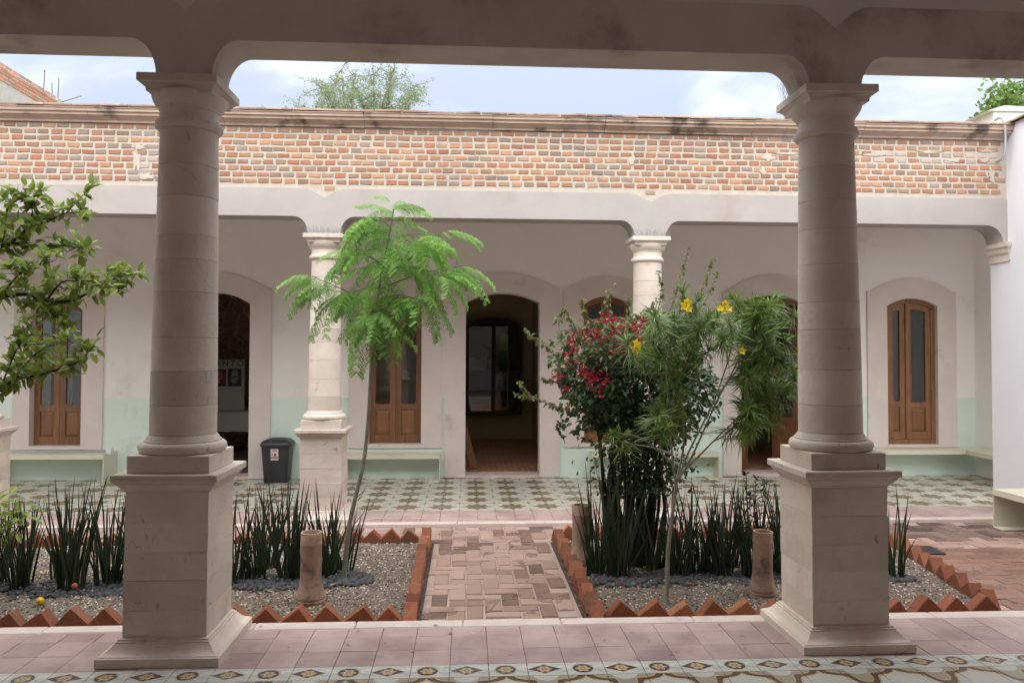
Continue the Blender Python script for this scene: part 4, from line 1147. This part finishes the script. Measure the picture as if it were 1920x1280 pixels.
# spear-leaved clumps
spear = []
for k in range(8):
    mb = MB(); L = 1.0; lean = R(.03, .22); cv = R(-.12, .12)
    pts = [(lean*(s_**1.4)+cv*s_*s_*.4, .02*math.sin(3*s_+k), s_) for s_ in [i/7 for i in range(8)]]
    n = 5; vs = []; fs = []
    for i, p in enumerate(pts):
        s_ = i/7; r_ = .0088*(1-.15*(1-s_))*(max(.0, 1-s_**2.2))**.8+.0004
        vs += [(p[0]+r_*math.cos(2*PI*q/n), p[1]+r_*math.sin(2*PI*q/n), p[2]) for q in range(n)]
    for i in range(7):
        for q in range(n): fs.append((i*n+q, i*n+(q+1)%n, (i+1)*n+(q+1)%n, (i+1)*n+q))
    mb.add(vs, fs); spear.append(mb.mesh('leaf', M_SPEAR, True))
def clump(x, y, n, h, spread, label, group, rs):
    n = int(n*1.45)
    t = empty('spear_plant', (x, y, Z_B), label, 'spear plant', group)
    for i in range(n):
        a = rs.uniform(0, 2*PI); d = spread*math.sqrt(rs.random())
        L = h*rs.choice((rs.uniform(.4,.8), rs.uniform(.75,1.12)))
        o = put('leaf', rs.choice(spear), t, (d*math.cos(a), d*math.sin(a)*.8, -.01), (rs.gauss(0,.07), rs.gauss(0,.06), a+rs.uniform(-.9,.9)), (1.0, 1.0, L))
        k = rs.uniform(.75, 1.2); o.scale = (k*1.0, k*1.0, L)
LS = [(-3.55,6.1,18,.66),(-3.32,6.02,24,.70),(-3.12,6.25,20,.68),(-2.93,5.97,30,.78),(-2.70,6.06,28,.74),(-2.5,6.02,26,.72),(-1.80,6.10,30,.74),(-1.64,6.17,22,.70),(-1.62,6.50,20,.64),(-1.38,6.16,30,.76),(-1.10,6.22,26,.70),(-.98,6.35,14,.64)]
RS = [(1.05,6.18,20,.86),(1.20,6.10,26,.80),(1.35,6.38,20,.66),(1.53,6.28,18,.64),(1.68,6.10,24,.70),(1.88,6.17,24,.72),(2.02,6.08,24,.76),(2.18,6.35,22,.68),(2.27,6.02,26,.74),(2.42,6.14,26,.66),(2.54,6.06,26,.70)]
rs = random.Random(21)
for i, (x, y, n, h) in enumerate(LS): clump(x, y, n, h, .085, 'dark green spiky leaved clump, %s from the left in the left bed' % ORD[i], 'spiky clumps in the left bed', rs)
for i, (x, y, n, h) in enumerate(RS): clump(x, y, n, h, .085, 'dark green spiky leaved clump, %s from the left in the right bed' % ORD[i], 'spiky clumps in the right bed', rs)
clump(3.385, 5.95, 12, .72, .04, 'lone spiky clump right of the right foreground pedestal', 'spiky clumps in the right bed', rs)

# ------------------------------------------------------------------ leaves
def leaf_blade(mb, p, d, n, L, W, fold=.25, droop=.0, seg=2):
    "ovate leaf from p along d with normal n"
    d = d.normalized(); s = d.cross(n)
    if s.length < 1e-4: s = d.orthogonal()
    s.normalize(); n = s.cross(d).normalized()
    a = p+d*L*.45-n*droop*L*.1; tip = p+d*L-n*droop*L*.35
    up = n*W*fold
    l1, r1 = p+d*L*.22+s*W*.42+up*.8, p+d*L*.22-s*W*.42+up*.8
    l2, r2 = p+d*L*.58+s*W*.46+up-n*droop*L*.15, p+d*L*.58-s*W*.46+up-n*droop*L*.15
    mb.add([p, l1, l2, tip, r2, r1, a], [(0,6,1),(1,6,2),(2,6,3),(3,6,4),(4,6,5),(5,6,0)])
def rv(rs, z=0): return Vector((rs.gauss(0,1), rs.gauss(0,1), rs.gauss(0,1)+z)).normalized()

# ---- feathery tree (left bed)
def frond_mesh(seed):
    rs = random.Random(seed); mb = MB(); L = .46
    def rach(s_): return Vector((L*s_*(1-.10*s_), .03*math.sin(seed+2.5*s_), .10*s_-.30*s_*s_))
    def tang(s_): return (rach(s_+.02)-rach(s_-.02)).normalized()
    mb.tube([rach(i/8) for i in range(9)], .0035, .0012, 4)
    npair = 9
    for i in range(npair):
        s_ = .14+.86*i/(npair-1)
        base = rach(s_); t = tang(s_)
        for sg in (-1, 1):
            pl = .165*(1-.62*s_)*rs.uniform(.8, 1.1)
            dirn = (Vector((0, sg, 0))*.86+t*rs.uniform(.35,.7)+Vector((0,0,rs.uniform(-.3,.12)))).normalized(); dr_ = rs.uniform(.25,.75)
            pts = []
            m_ = 8
            for k in range(m_+1):
                q = k/m_
                pts.append(base+dirn*pl*q+Vector((0,0,-dr_*pl*q*q)))
            for k in range(1, m_+1):
                p = pts[k]; tt = (pts[k]-pts[k-1]).normalized(); side = tt.cross(Vector((0,0,1))).normalized()
                up_ = side.cross(tt)
                for s2 in (-1, 1):
                    dd = (side*s2*.92+tt*.42-up_*.12).normalized()
                    l_ = .024*rs.uniform(.7, 1.15)*(1 if k < m_ else .8); w_ = .0105
                    nn = (up_+side*rs.uniform(-.25,.25)).normalized(); sd_ = dd.cross(nn).normalized()
                    mb.add([p, p+dd*l_*.3+sd_*w_*.5, p+dd*l_*.8+sd_*w_*.42, p+dd*l_, p+dd*l_*.8-sd_*w_*.42, p+dd*l_*.3-sd_*w_*.5], [(0,1,2,3,4,5)])
    return mb.mesh('frond', M_FROND)
fr = [frond_mesh(i) for i in range(8)]
base = Vector((-.952, 6.15, Z_B))
t = empty('feathery_tree', base, 'slender young tree with bright green feathery leaves in the left bed', 'tree')
YT = 6.15
tr = [base, at(648, 1045, YT), at(655, 985, YT), at(668, 925, YT), at(682, 865, YT), at(690, 790, YT), at(694, 720, YT), at(699, 650, YT), at(706, 580, YT+.02), at(716, 510, YT+.03), at(728, 450, YT+.02), at(738, 392, YT)]
obj('trunk', MB().tube([p-base for p in smooth_path(tr, 4)], .0215, .006, 9), M_BARKG, t, smooth=True)
rs = random.Random(5)
def frond_at(p, az, el, sc, roll_=0):
    o = put('frond', rs.choice(fr), t, p-base, (0, 0, 0), sc)
    o.rotation_euler = (roll_, -el, az)
# branches: (start pixel, end pixel, depth offset)
BR = [((706,585),(590,520),-.05),((716,540),(860,500),.1),((722,500),(650,470),.2),((728,480),(790,455),-.15),((735,430),(700,410),.0),((714,560),(780,560),-.25),((708,590),(690,590),-.3),((720,500),(840,520),-.2),((716,540),(640,560),.15),((730,450),(820,440),.2)]
ends = []
for (a, b, dy) in BR:
    p0 = at(a[0], a[1], YT+.02); p1 = at(b[0], b[1], YT+dy); mid = (p0+p1)/2+Vector((0,0,.03))
    obj('branch', MB().tube([q-base for q in smooth_path([p0, mid, p1], 5)], .007, .003, 6), M_BARKG, t, smooth=True)
    ends.append(p1)
    dv_ = p1-p0; az0 = math.atan2(dv_.y, dv_.x)
    for k in range(12):
        k *= 4/11
        q = p0.lerp(p1, .4+.6*k/4)
        frond_at(q, az0+rs.choice((-1,1))*rs.uniform(.2, 1.5)*(1-.5*k/4), rs.uniform(-.5, .35), rs.uniform(.5, .78), rs.uniform(-.5,.5))
tp_top = at(738, 392, YT)
for k in range(9): frond_at(tp_top+Vector((0,0,-.02*k)), k*1.05+.3, rs.uniform(.15, .75) if k < 4 else .3, rs.uniform(.5,.68), rs.uniform(-.3,.3))
for k in range(44):
    q = at(702+k*.6, 610-k*4.2, YT+.02); frond_at(q, k*2.4+rs.uniform(-.3,.3), rs.uniform(-.5,.3), rs.uniform(.6, .85), rs.uniform(-.3,.3))
for (u, v_, az, el, sc) in ((600,520,PI+.15,-.05,.62),(600,525,PI-.6,-.25,.6),(605,530,PI+.8,-.5,.5),(855,500,.05,.0,.72),(850,510,-.5,-.2,.75),(700,600,-1.9,-.7,.95),(715,590,-1.2,-.75,.85),(700,600,-2.6,-.6,.9),(800,560,-.9,-.6,.8),(640,560,PI-.3,-.35,.85),(760,560,-1.6,-.65,.8),(735,395,.15,.35,.62),(735,385,2.6,.9,.45),(738,388,1.2,.8,.42),(740,395,-.5,.45,.55),(840,440,.2,.1,.55)):
    frond_at(at(u, v_, YT-.05), az, el, sc, rs.uniform(-.3,.3))
for (a, b) in (((672,930),(690,905)),((671,938),(684,915)),((662,985),(694,940)),((657,1000),(676,975))):
    obj('twig', MB().tube([at(*a, YT)-base, at((a[0]+b[0])/2, (a[1]+b[1])/2+3, YT)-base, at(*b, YT)-base], .0035, .001, 4), M_BARK, t)

# ---- lemon tree at the left (trunk stands outside the picture)
YC = 5.6
base = Vector((-3.95, 5.75, Z_B))
t = empty('lemon_tree', base, 'lemon tree reaching in from the left picture edge with dark branches', 'tree')
rs = random.Random(8)
obj('trunk', MB().tube([q-base for q in smooth_path([base, base+Vector((.05,-.03,.7)), base+Vector((.02,-.08,1.3)), base+Vector((.12,-.1,1.9)), base+Vector((.2,-.12,2.6))], 5)], .05, .025, 8), M_BARKD, t, smooth=True)
def pix(L, Yb=YC): return [at(u, v_, Yb+dy) for u, v_, dy in L]
LB = [
 ([(-110,600,.15),(-40,568,.05),(0,557,.0),(55,552,-.03),(85,566,-.05),(140,562,-.05),(190,532,-.02),(225,520,0),(256,513,.0)], .020, .003, 1.0),
 ([(-90,560,.1),(-20,490,.08),(20,455,.05),(55,428,.05),(90,415,.03),(125,400,.0),(165,398,0)], .017, .003, .9),
 ([(20,455,.05),(60,460,.1),(110,461,.12),(145,464,.15),(168,474,.15)], .009, .002, .9),
 ([(85,566,-.05),(115,530,-.12),(150,527,-.15),(190,528,-.15)], .008, .002, 1.0),
 ([(-110,780,.1),(-30,745,.0),(0,731,-.02),(30,710,-.03),(70,704,-.05),(110,692,-.05),(150,676,-.05),(170,655,-.05)], .016, .003, 1.0),
 ([(30,710,-.03),(60,670,.1),(90,650,.1),(130,640,.1)], .008, .002, 1.0),
 ([(0,731,0),(20,680,-.15),(40,640,-.15),(60,625,-.15)], .007, .002, 1.0),
 ([(-20,490,.08),(0,470,.0),(10,430,-.05),(15,390,-.05),(40,370,-.05)], .008, .002, .7),
 ([(55,428,.05),(60,400,.0),(62,375,0),(75,355,0)], .005, .0015, .9),
 ([(0,557,0),(30,520,-.1),(60,500,-.12),(100,490,-.12)], .008, .002, 1.0),
 ([(85,566,-.05),(100,590,-.1),(120,600,-.1)], .005, .0015, 1.0),
 ([(190,532,0),(215,540,.03),(235,550,.03)], .004, .001, .35),
 ([(125,400,0),(150,372,0),(170,352,0)], .0035, .001, .3),
 ([(30,560,-.05),(45,590,-.05),(60,605,-.05)], .003, .001, .3),
]
lm, lm2 = MB(), MB()
for pts, r0, r1, dens in LB:
    P = smooth_path(pix(pts), 5)
    obj('branch', MB().tube([p-base for p in P], r0, r1, 6), M_BARKD, t, smooth=True)
    nP = len(P)
    for i, p in enumerate(P[int(nP*.18):]):
        s_ = i/nP
        for k in range(int(2.2*dens+rs.random())):
            tw = rv(rs, .5); L = rs.uniform(.04, .15)*(.8 if dens > .5 else .4); e = p+tw*L
            lm2.tube([p-base, (p+e)/2-base+rv(rs)*.01, e-base], .0018, .0008, 3)
            for q in range(rs.randint(2, 4)):
                f = rs.uniform(.35, 1.0); pp = p.lerp(e, f)
                d = (tw*.5+rv(rs, .15)).normalized(); n_ = (Vector((0,-.25,1))+rv(rs)*.65).normalized()
                leaf_blade(lm, pp-base, d, n_, rs.uniform(.058,.10), rs.uniform(.034,.054), .18, rs.uniform(0,1.0))
obj('leaves', lm, M_CITRUS, t); obj('twigs', lm2, M_BARKD, t)
c = at(176, 572, YC-.05)
# ---- low seedling in the left corner
base = Vector((-3.42, 5.85, Z_B)); t = empty('lemon_seedling', base, 'small leafy green seedling low at the left picture edge', 'plant'); lm = MB()
obj('stem', MB().tube([(0,0,0),(.02,0,.3),(.03,.01,.62)], .008, .004, 6).tube([(.02,0,.35),(.1,-.03,.52),(.2,-.03,.62)], .005, .002, 5), M_BARK, t)
for i in range(120):
    p = Vector((.06+rs.gauss(0,.13), rs.gauss(0,.08), .58+rs.gauss(0,.08)))
    leaf_blade(lm, p, rv(rs,-.1), (Vector((0,-.2,1))+rv(rs)*.5).normalized(), rs.uniform(.06,.1), rs.uniform(.03,.042), .2, .8)
obj('leaves', lm, M_CITRUS, t)

# ---- bougainvillea (right bed)
YB = 6.42
base = Vector((1.39, YB, Z_B)); rs = random.Random(31)
t = empty('flowering_shrub', base, 'dense dark shrub with clusters of red flowers in the right bed', 'shrub')
sm_ = [((1150,1070),(1140,960),(1130,880),(1120,800)),((1165,1075),(1160,960),(1150,860),(1150,780)),((1178,1070),(1175,950),(1170,850),(1175,760)),((1190,1075),(1185,960),(1195,860),(1205,760)),((1200,1070),(1205,950),(1215,860),(1225,760)),((1210,1065),(1215,960),(1235,870),(1255,790)),((1195,1070),(1225,960),(1230,900),(1262,820)),((1185,1070),(1150,940),(1172,860),(1130,780)),((1220,1070),(1235,950),(1240,850),(1290,770)),((1205,1065),(1195,900),(1215,820),(1185,700)),((1160,1070),(1145,900),(1160,830),(1085,750)),((1215,1070),(1225,940),(1210,850),(1240,700))]
for k, s_ in enumerate(sm_+[tuple((u_+rs.uniform(-9,12), v_) for u_, v_ in q_) for q_ in sm_]):
    P = [at(u, v_, YB+rs.uniform(-.1,.12)*(.4+i*.35)) for i, (u, v_) in enumerate(s_)]; P[0].z = Z_B-.02
    obj('stem', MB().tube([p-base for p in smooth_path(P, 5)], rs.uniform(.016,.027), .007, 6), M_BARKD, t, smooth=True)
lm = MB(); ly = MB(); tw_ = MB()
cx = at(1190, 714, YB)
def ell(rs):
    while True:
        v_ = Vector((rs.uniform(-1,1), rs.uniform(-1,1), rs.uniform(-1,1)))
        if v_.length < 1 and v_.length > .35: return v_
for i in range(8200):
    v_ = ell(rs); p = cx+Vector((v_.x*.66, v_.y*.44, v_.z*.54))
    w_ = 1+.35*mnoise.noise(p*3.2); p = cx+(p-cx)*w_
    if p.z < cx.z-.15 and rs.random() < .35*abs(v_.x): continue
    if mnoise.noise(p*4.5+Vector((7,1,3))) > .42: continue
    d = (v_*.6+rv(rs,-.3)).normalized(); n_ = (Vector((0,-.35,1))+rv(rs)*.6).normalized()
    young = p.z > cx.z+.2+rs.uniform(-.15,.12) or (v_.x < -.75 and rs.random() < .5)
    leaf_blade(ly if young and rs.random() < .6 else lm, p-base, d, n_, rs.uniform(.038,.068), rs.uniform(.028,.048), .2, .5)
for i in range(1500):      # hanging sprays among the stems
    p = at(rs.gauss(1205, 40), rs.uniform(800, 930), YB+rs.uniform(-.18,.18)); leaf_blade(lm, p-base, rv(rs,-.5), rv(rs,.6), rs.uniform(.03,.055), rs.uniform(.024,.04), .2, .5)
SH = [((1240,620),(1265,560),(1280,510),(1290,468)),((1250,640),(1300,570),(1325,520),(1336,485)),((1280,620),(1325,560),(1345,510)),((1120,640),(1130,590),(1140,545)),((1090,650),(1070,600),(1043,605)),((1075,690),(1040,665),(1010,640),(985,622)),((1075,770),(1040,762),(1010,750),(967,740)),((1010,750),(985,735),(972,715)),((1060,720),(1040,715),(1015,712)),((1180,620),(1178,580),(1182,555)),((1210,620),(1215,590),(1232,560)),((1150,610),(1140,570),(1150,535)),((1100,620),(1095,585),(1090,560)),((1075,620),(1060,580),(1045,600)),((1060,830),(1045,800),(1058,790)),((1130,850),(1110,830),(1085,820)),((1230,600),(1240,545),(1235,510)),((1330,640),(1345,600),(1360,560))]
for s_ in SH:
    dy = rs.uniform(-.2,.1); P = smooth_path([at(u, v_, YB+dy) for u, v_ in s_], 7)
    tw_.tube([p-base for p in P], .0035, .001, 4)
    for i, p in enumerate(P[2:]):
        for k in range(3):
            d = (rv(rs,-.2)); leaf_blade(ly, p-base+rv(rs)*.008, d, (Vector((0,-.3,1))+rv(rs)*.7).normalized(), rs.uniform(.026,.048), rs.uniform(.018,.032), .2, .8)
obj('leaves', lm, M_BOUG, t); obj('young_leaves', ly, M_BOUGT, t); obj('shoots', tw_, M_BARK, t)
FL = [(1105,622,.05),(1140,606,.06),(1170,640,.06),(1188,628,.06),(1152,618,.05),(1078,640,.045),(1120,630,.05),(1192,612,.04),(1178,652,.05),(1160,655,.04),(1208,600,.035),(1140,600,.03),(1092,690,.05),(1108,700,.05),(1100,712,.04),(1118,722,.035),(1133,716,.04),(1045,708,.028),(1062,662,.02),(1290,688,.02),(1060,732,.02),(1072,655,.03),(1200,640,.03),(1150,595,.03),(1128,740,.02)]
for (u, v_, s_) in FL:
    fm = MB(); c = at(u, v_, YB-.40+rs.uniform(-.02,.03)); 
    for i in range(int(13*s_/.05)+3):
        p = c+Vector((rs.gauss(0,s_*.9), rs.gauss(0,.04), rs.gauss(0,s_*.6)))
        for k in range(3):
            leaf_blade(fm, p-base, rv(rs,.1), rv(rs,.4), rs.uniform(.018,.028), rs.uniform(.013,.02), .3, .3)
    obj('flower_cluster', fm, M_RED, t)

# ---- yellow oleander (right bed)
YO = 5.45
base = Vector((1.407, 5.41, Z_B)); rs = random.Random(41)
t = empty('oleander', base, 'tall pale-stemmed oleander with narrow leaves and yellow flowers in the right bed', 'shrub')
obj('trunk', MB().tube([p-base for p in smooth_path([base-Vector((0,0,.02)), at(1251,1080,YO), at(1253,1030,YO), at(1258,985,YO), at(1264,940,YO), at(1268,905,YO)], 4)], .0165, .012, 9), M_BARKG, t, smooth=True)
OB = [
 [(1267,905,0),(1260,850,-.02),(1256,780,-.03),(1250,700,-.05),(1256,640,-.03),(1275,585,0)],
 [(1268,905,0),(1290,850,.05),(1320,790,.05),(1345,735,.05),(1368,665,.02),(1378,610,0)],
 [(1268,905,0),(1300,850,-.05),(1345,750,-.08),(1372,700,-.1),(1400,640,-.12),(1420,580,-.12)],
 [(1275,890,0),(1315,850,.1),(1360,805,.1),(1395,775,.08),(1440,745,.05)],
 [(1345,742,.05),(1385,690,.1),(1430,640,.12),(1455,600,.1)],
 [(1256,800,-.03),(1230,770,-.1),(1212,720,-.12),(1205,670,-.12)],
 [(1262,870,0),(1235,845,-.1),(1200,820,-.15),(1160,812,-.15)],
 [(1258,850,0),(1220,838,.1),(1180,832,.1),(1150,826,.1)],
 [(1256,780,-.03),(1270,720,.1),(1300,650,.15),(1320,600,.15)],
 [(1400,640,-.12),(1440,660,-.15),(1470,680,-.15),(1485,700,-.15)],
 [(1395,775,.08),(1415,780,-.05),(1430,790,-.05)],
 [(1267,905,0),(1282,830,.12),(1275,740,.15),(1240,640,.15),(1235,600,.15)],
]
tips = []
for b_ in OB:
    P = smooth_path([at(u, v_, YO+dy) for u, v_, dy in b_], 5)
    obj('branch', MB().tube([p-base for p in P], .0085, .003, 6), M_BARKG, t, smooth=True); tips.append(P)
def rosette(seed):
    rs = random.Random(seed); mb = MB()
    for i in range(60):
        a = i*2.4; el = rs.uniform(-.5, 1.1); L = rs.uniform(.10, .175); w_ = rs.uniform(.0038, .0054)
        z0 = -rs.uniform(0, .09) if el < .5 else 0
        d = Vector((math.cos(a)*math.cos(el), math.sin(a)*math.cos(el), math.sin(el))); s = d.cross(Vector((0,0,1))).normalized()
        pts = [Vector((0,0,z0))+d*L*q+Vector((0,0,-.40*L*q*q)) for q in (0,.3,.65,1)]
        ws = (.5, 1, .8, .0)
        vs = []
        for p, k in zip(pts, ws): vs += [p+s*w_*k, p-s*w_*k]
        mb.add(vs[:6]+[pts[3]], [(0,1,3,2),(2,3,5,4),(4,5,6)])
    mb.tube([(0,0,-.1),(0,0,.01)], .003, .002, 4)
    return mb.mesh('leaf_cluster', M_NARROW)
ros = [rosette(i) for i in range(5)]
RO = [(1290,565),(1262,600),(1240,605),(1222,640),(1203,655),(1272,640),(1310,620),(1350,595),(1375,560),(1400,600),(1418,575),(1440,575),(1462,600),(1470,640),(1430,640),(1400,660),(1440,690),(1472,672),(1392,700),(1420,740),(1452,730),(1488,712),(1402,785),(1440,780),(1250,760),(1265,720),(1152,815),(1330,660),(1290,680),(1310,570),(1370,610),(1455,562),(1482,690),(1410,620),(1445,620),(1425,600),(1390,640),(1360,640),(1415,680),(1455,660),(1405,720),(1435,715),(1425,760),(1470,745),(1240,660),(1300,600),(1280,620),(1330,600),(1345,620),(1240,700),(1270,780),(1380,585),(1435,660),(1415,800),(1395,755),(1180,640),(1225,600),(1395,815),(1250,800)]
allP = [p for P in tips for p in P[3:]]
tw_ = MB()
for (u, v_) in RO+[(u+rs.uniform(-28,28), v_+rs.uniform(-24,24)) for u, v_ in RO[::2]]:
    c = at(u+rs.uniform(-5,5), v_+rs.uniform(-5,5), YO+rs.uniform(-.28,.25)); q = min(allP, key=lambda p: (p-c).length+(0.25 if p.z > c.z else 0))
    tw_.tube([q-base, (q+c)/2-base+Vector((0,0,-.02)), c-base], .0035, .002, 4)
    dv_ = (c-q).normalized() if (c-q).length > .02 else Vector((0,0,1)); dv_ = (dv_+Vector((0,0,.8))).normalized()
    o = put('leaf_cluster', rs.choice(ros), t, c-base, dv_.to_track_quat('Z','Y').to_euler(), rs.uniform(.8, 1.25)); 
obj('twigs', tw_, M_BARKG, t)
for (u, v_, s_) in ((1284,573,.85),(1291,578,.8),(1289,566,.7),(1350,577,.65),(1366,577,.75),(1359,569,.6),(1392,657,.75),(1194,643,.8),(1192,655,.8),(1196,650,.7),(1357,582,.6)):
    fm = MB(); c = at(u, v_, YO-.28)-base; ax = Vector((rs.uniform(-.5,.5), -.7, rs.uniform(-.3,.5))).normalized(); s1 = ax.orthogonal().normalized(); s2 = ax.cross(s1)
    for k in range(5):
        a = 2*PI*k/5; r_ = s1*math.cos(a)+s2*math.sin(a)
        p0 = c-ax*.03*s_; leaf_blade(fm, p0, (ax*.9+r_*.9), (r_*-.8+ax*.5), .055*s_, .036*s_, .15, .4)
    obj('flower', fm, M_YEL, t)

# ---- maroon seedling among the spikes
base = Vector((2.32, 6.25, Z_B)); t = empty('maroon_plant', base, 'thin dark maroon plant rising above the spiky leaves near the right pedestal', 'plant'); lm = MB(); st_ = MB()
for (dx, h_) in ((-.03,.78),(.05,.74),(.12,.70),(.0,.6)):
    st_.tube([(dx*.3,0,0),(dx*.7,.01,h_*.5),(dx,0,h_)], .004, .002, 5)
    for i in range(22):
        s_ = .45+.55*i/22; p = Vector((dx*s_, 0, h_*s_)); leaf_blade(lm, p, rv(rs,.2), rv(rs,.6), rs.uniform(.03,.055), .014, .1, .5)
    for i in range(10): leaf_blade(lm, Vector((dx,0,h_)), rv(rs,.4), rv(rs,.6), .05, .016, .1, .5)
obj('stems', st_, M_PURP, t); obj('leaves', lm, M_PURP, t)

# ------------------------------------------------------------------ trees beyond the roof
def far_tree(name, base, tips, leafm, lsz, nleaf, label, seed, spread, bark):
    rs = random.Random(seed); t = empty(name, base, label, 'tree', 'trees beyond the roof')
    fork = base+Vector((rs.uniform(-.3,.3), 0, (tips[0].z-base.z)*.45))
    obj('trunk', MB().tube([(0,0,0), (fork-base)*.5+Vector((.1,0,0)), fork-base], .22, .14, 8), bark, t, smooth=True)
    wood = MB(); lm = MB()
    for tp0 in tips:
        mid = fork.lerp(tp0, .5)+Vector((rs.uniform(-.5,.5), rs.uniform(-.5,.5), .5)); P = smooth_path([fork, mid, tp0], 8)
        wood.tube([p-base for p in P], .06, .008, 5)
        for i, p in enumerate(P[7:]):
            for k in range(4):
                e = p+rv(rs,.25)*rs.uniform(.3, spread); m_ = p.lerp(e,.5)+rv(rs)*.1
                Q = smooth_path([p, m_, e], 4)
                wood.tube([q-base for q in Q], .012, .003, 3)
                for q in Q[1:]:
                    for z_ in range(nleaf):
                        pp = q+rv(rs)*rs.uniform(.02,.16); leaf_blade(lm, pp-base, rv(rs), rv(rs,.5), lsz*rs.uniform(.6,1.2), lsz*.55, .1, .3)
    obj('branches', wood, bark, t); obj('leaves', lm, leafm, t)
rt = random.Random(2)
Yt = 22
far_tree('mesquite_tree', Vector((at(690,215,Yt).x, Yt, -.45)), [at(u, v_, Yt+rt.uniform(-1.5,1.5)) for u, v_ in ((600,150),(640,130),(670,165),(700,140),(735,150),(770,165),(620,185),(560,200),(650,195),(690,190),(730,190),(760,200),(590,205),(530,208),(660,140),(780,160),(710,205),(740,130),(630,205),(610,170))], M_FARLEAF, .06, 5, 'feathery grey green tree rising behind the parapet left of centre', 3, .75, M_TWIG)
far_tree('roof_tree', Vector((13.5, 17, -.45)), [at(u, v_, 17+rt.uniform(-1,1)) for u, v_ in ((1860,205),(1880,185),(1900,180),(1920,190),(1940,175),(1850,215),(1900,205),(1930,210),(1960,190),(1885,215))], M_FARLEAF2, .12, 6, 'bright green tree top above the white wall at the upper right', 4, .5, M_TWIG)
base = at(828, 216, 10); tag(obj('roof_sprout', MB().tube([(0,0,-.12),(.04,0,.0),(.10,0,.09)], .004, .001, 4).tube([(0,0,-.1),(-.05,0,0),(-.06,0,.03)], .003, .001, 4), M_TWIG, None, loc=base), 'tiny dry sprout growing on the roof edge right of the grey green tree', 'twig')

# ------------------------------------------------------------------ small things on the ground
def fruit(name, p, r_, mat, label):
    prof = [(r_*.12,-r_*1.0)]+[(r_*math.cos(a), r_*1.02*math.sin(a)) for a in [rad(d) for d in range(-70, 71, 14)]]+[(r_*.2,r_*1.08),(r_*.06,r_*1.16)]
    tag(obj(name, MB().lathe(prof, 18), mat, None, smooth=True, loc=p, rot=(.9, .4, 0)), label, 'fruit')
fruit('lemon', (-2.965, 5.62, Z_B+.03), .027, M_LEMON, 'ripe yellow lemon lying on the gravel of the left bed')
fruit('fallen_fruit', (-2.86, 5.88, Z_B+.055), .022, M_ORANGE, 'small orange fruit lying on the dark stones of the left bed')
tag(obj('drain_cover', MB().box(-.2, .2, -.14, .14, 0, .012, .002), M_BLACK, None, loc=(4.08, 6.86, Z_C+.001), rot=(0,0,-.1)), 'dark drain cover set in the paving behind the right pedestal', 'drain cover')
rs = random.Random(77); lm = MB()
for i in range(150):
    x, y = (rs.uniform(-3.6,-.5), rs.uniform(5.3,6.9)) if i % 3 else (rs.uniform(1,3.4), rs.uniform(5.3,6.6))
    leaf_blade(lm, Vector((x, y, Z_B+.016)), Vector((rs.uniform(-1,1), rs.uniform(-1,1), .1)), Vector((rs.uniform(-.3,.3), rs.uniform(-.3,.3), 1)), rs.uniform(.03,.075), rs.uniform(.012,.025), .3, .1)
o = stuff(obj('fallen_leaves', lm, M_DRYLEAF, None)); o['label'] = 'dry fallen leaves scattered over the gravel beds'; o['category'] = 'leaves'

lm = MB(); pm = MB()
for i in range(46):
    if i < 30: x, y, z = rs.uniform(-.28,.75), rs.uniform(5.0,7.9), Z_C+.006
    else: x, y, z = rs.uniform(-2.6,3.2), rs.uniform(4.1,4.6), .004
    leaf_blade(lm, Vector((x, y, z)), Vector((rs.uniform(-1,1), rs.uniform(-1,1), .02)), Vector((rs.uniform(-.2,.2), rs.uniform(-.2,.2), 1)), rs.uniform(.015,.04), rs.uniform(.008,.016), .3, .0)
for i in range(70):
    leaf_blade(pm, Vector((rs.gauss(1.3,.35), rs.gauss(6.0,.28), Z_B+.035)), Vector((rs.uniform(-1,1), rs.uniform(-1,1), .1)), Vector((rs.uniform(-.4,.4), rs.uniform(-.4,.4), 1)), .022, .016, .3, .0)
o = stuff(obj('path_litter', lm, M_DRYLEAF, None)); o['label'] = 'small dry leaf litter on the path and gallery floor'; o['category'] = 'leaves'
o = stuff(obj('fallen_petals', pm, M_RED, None)); o['label'] = 'fallen red petals on the stones under the flowering shrub'; o['category'] = 'petals'

for o in COL.objects:
    if o.type == 'MESH' and o.parent and o.name.split('.')[0] in ('leaves','young_leaves','twigs','shoots','branches','flower_cluster','stems'): o['kind'] = 'stuff'
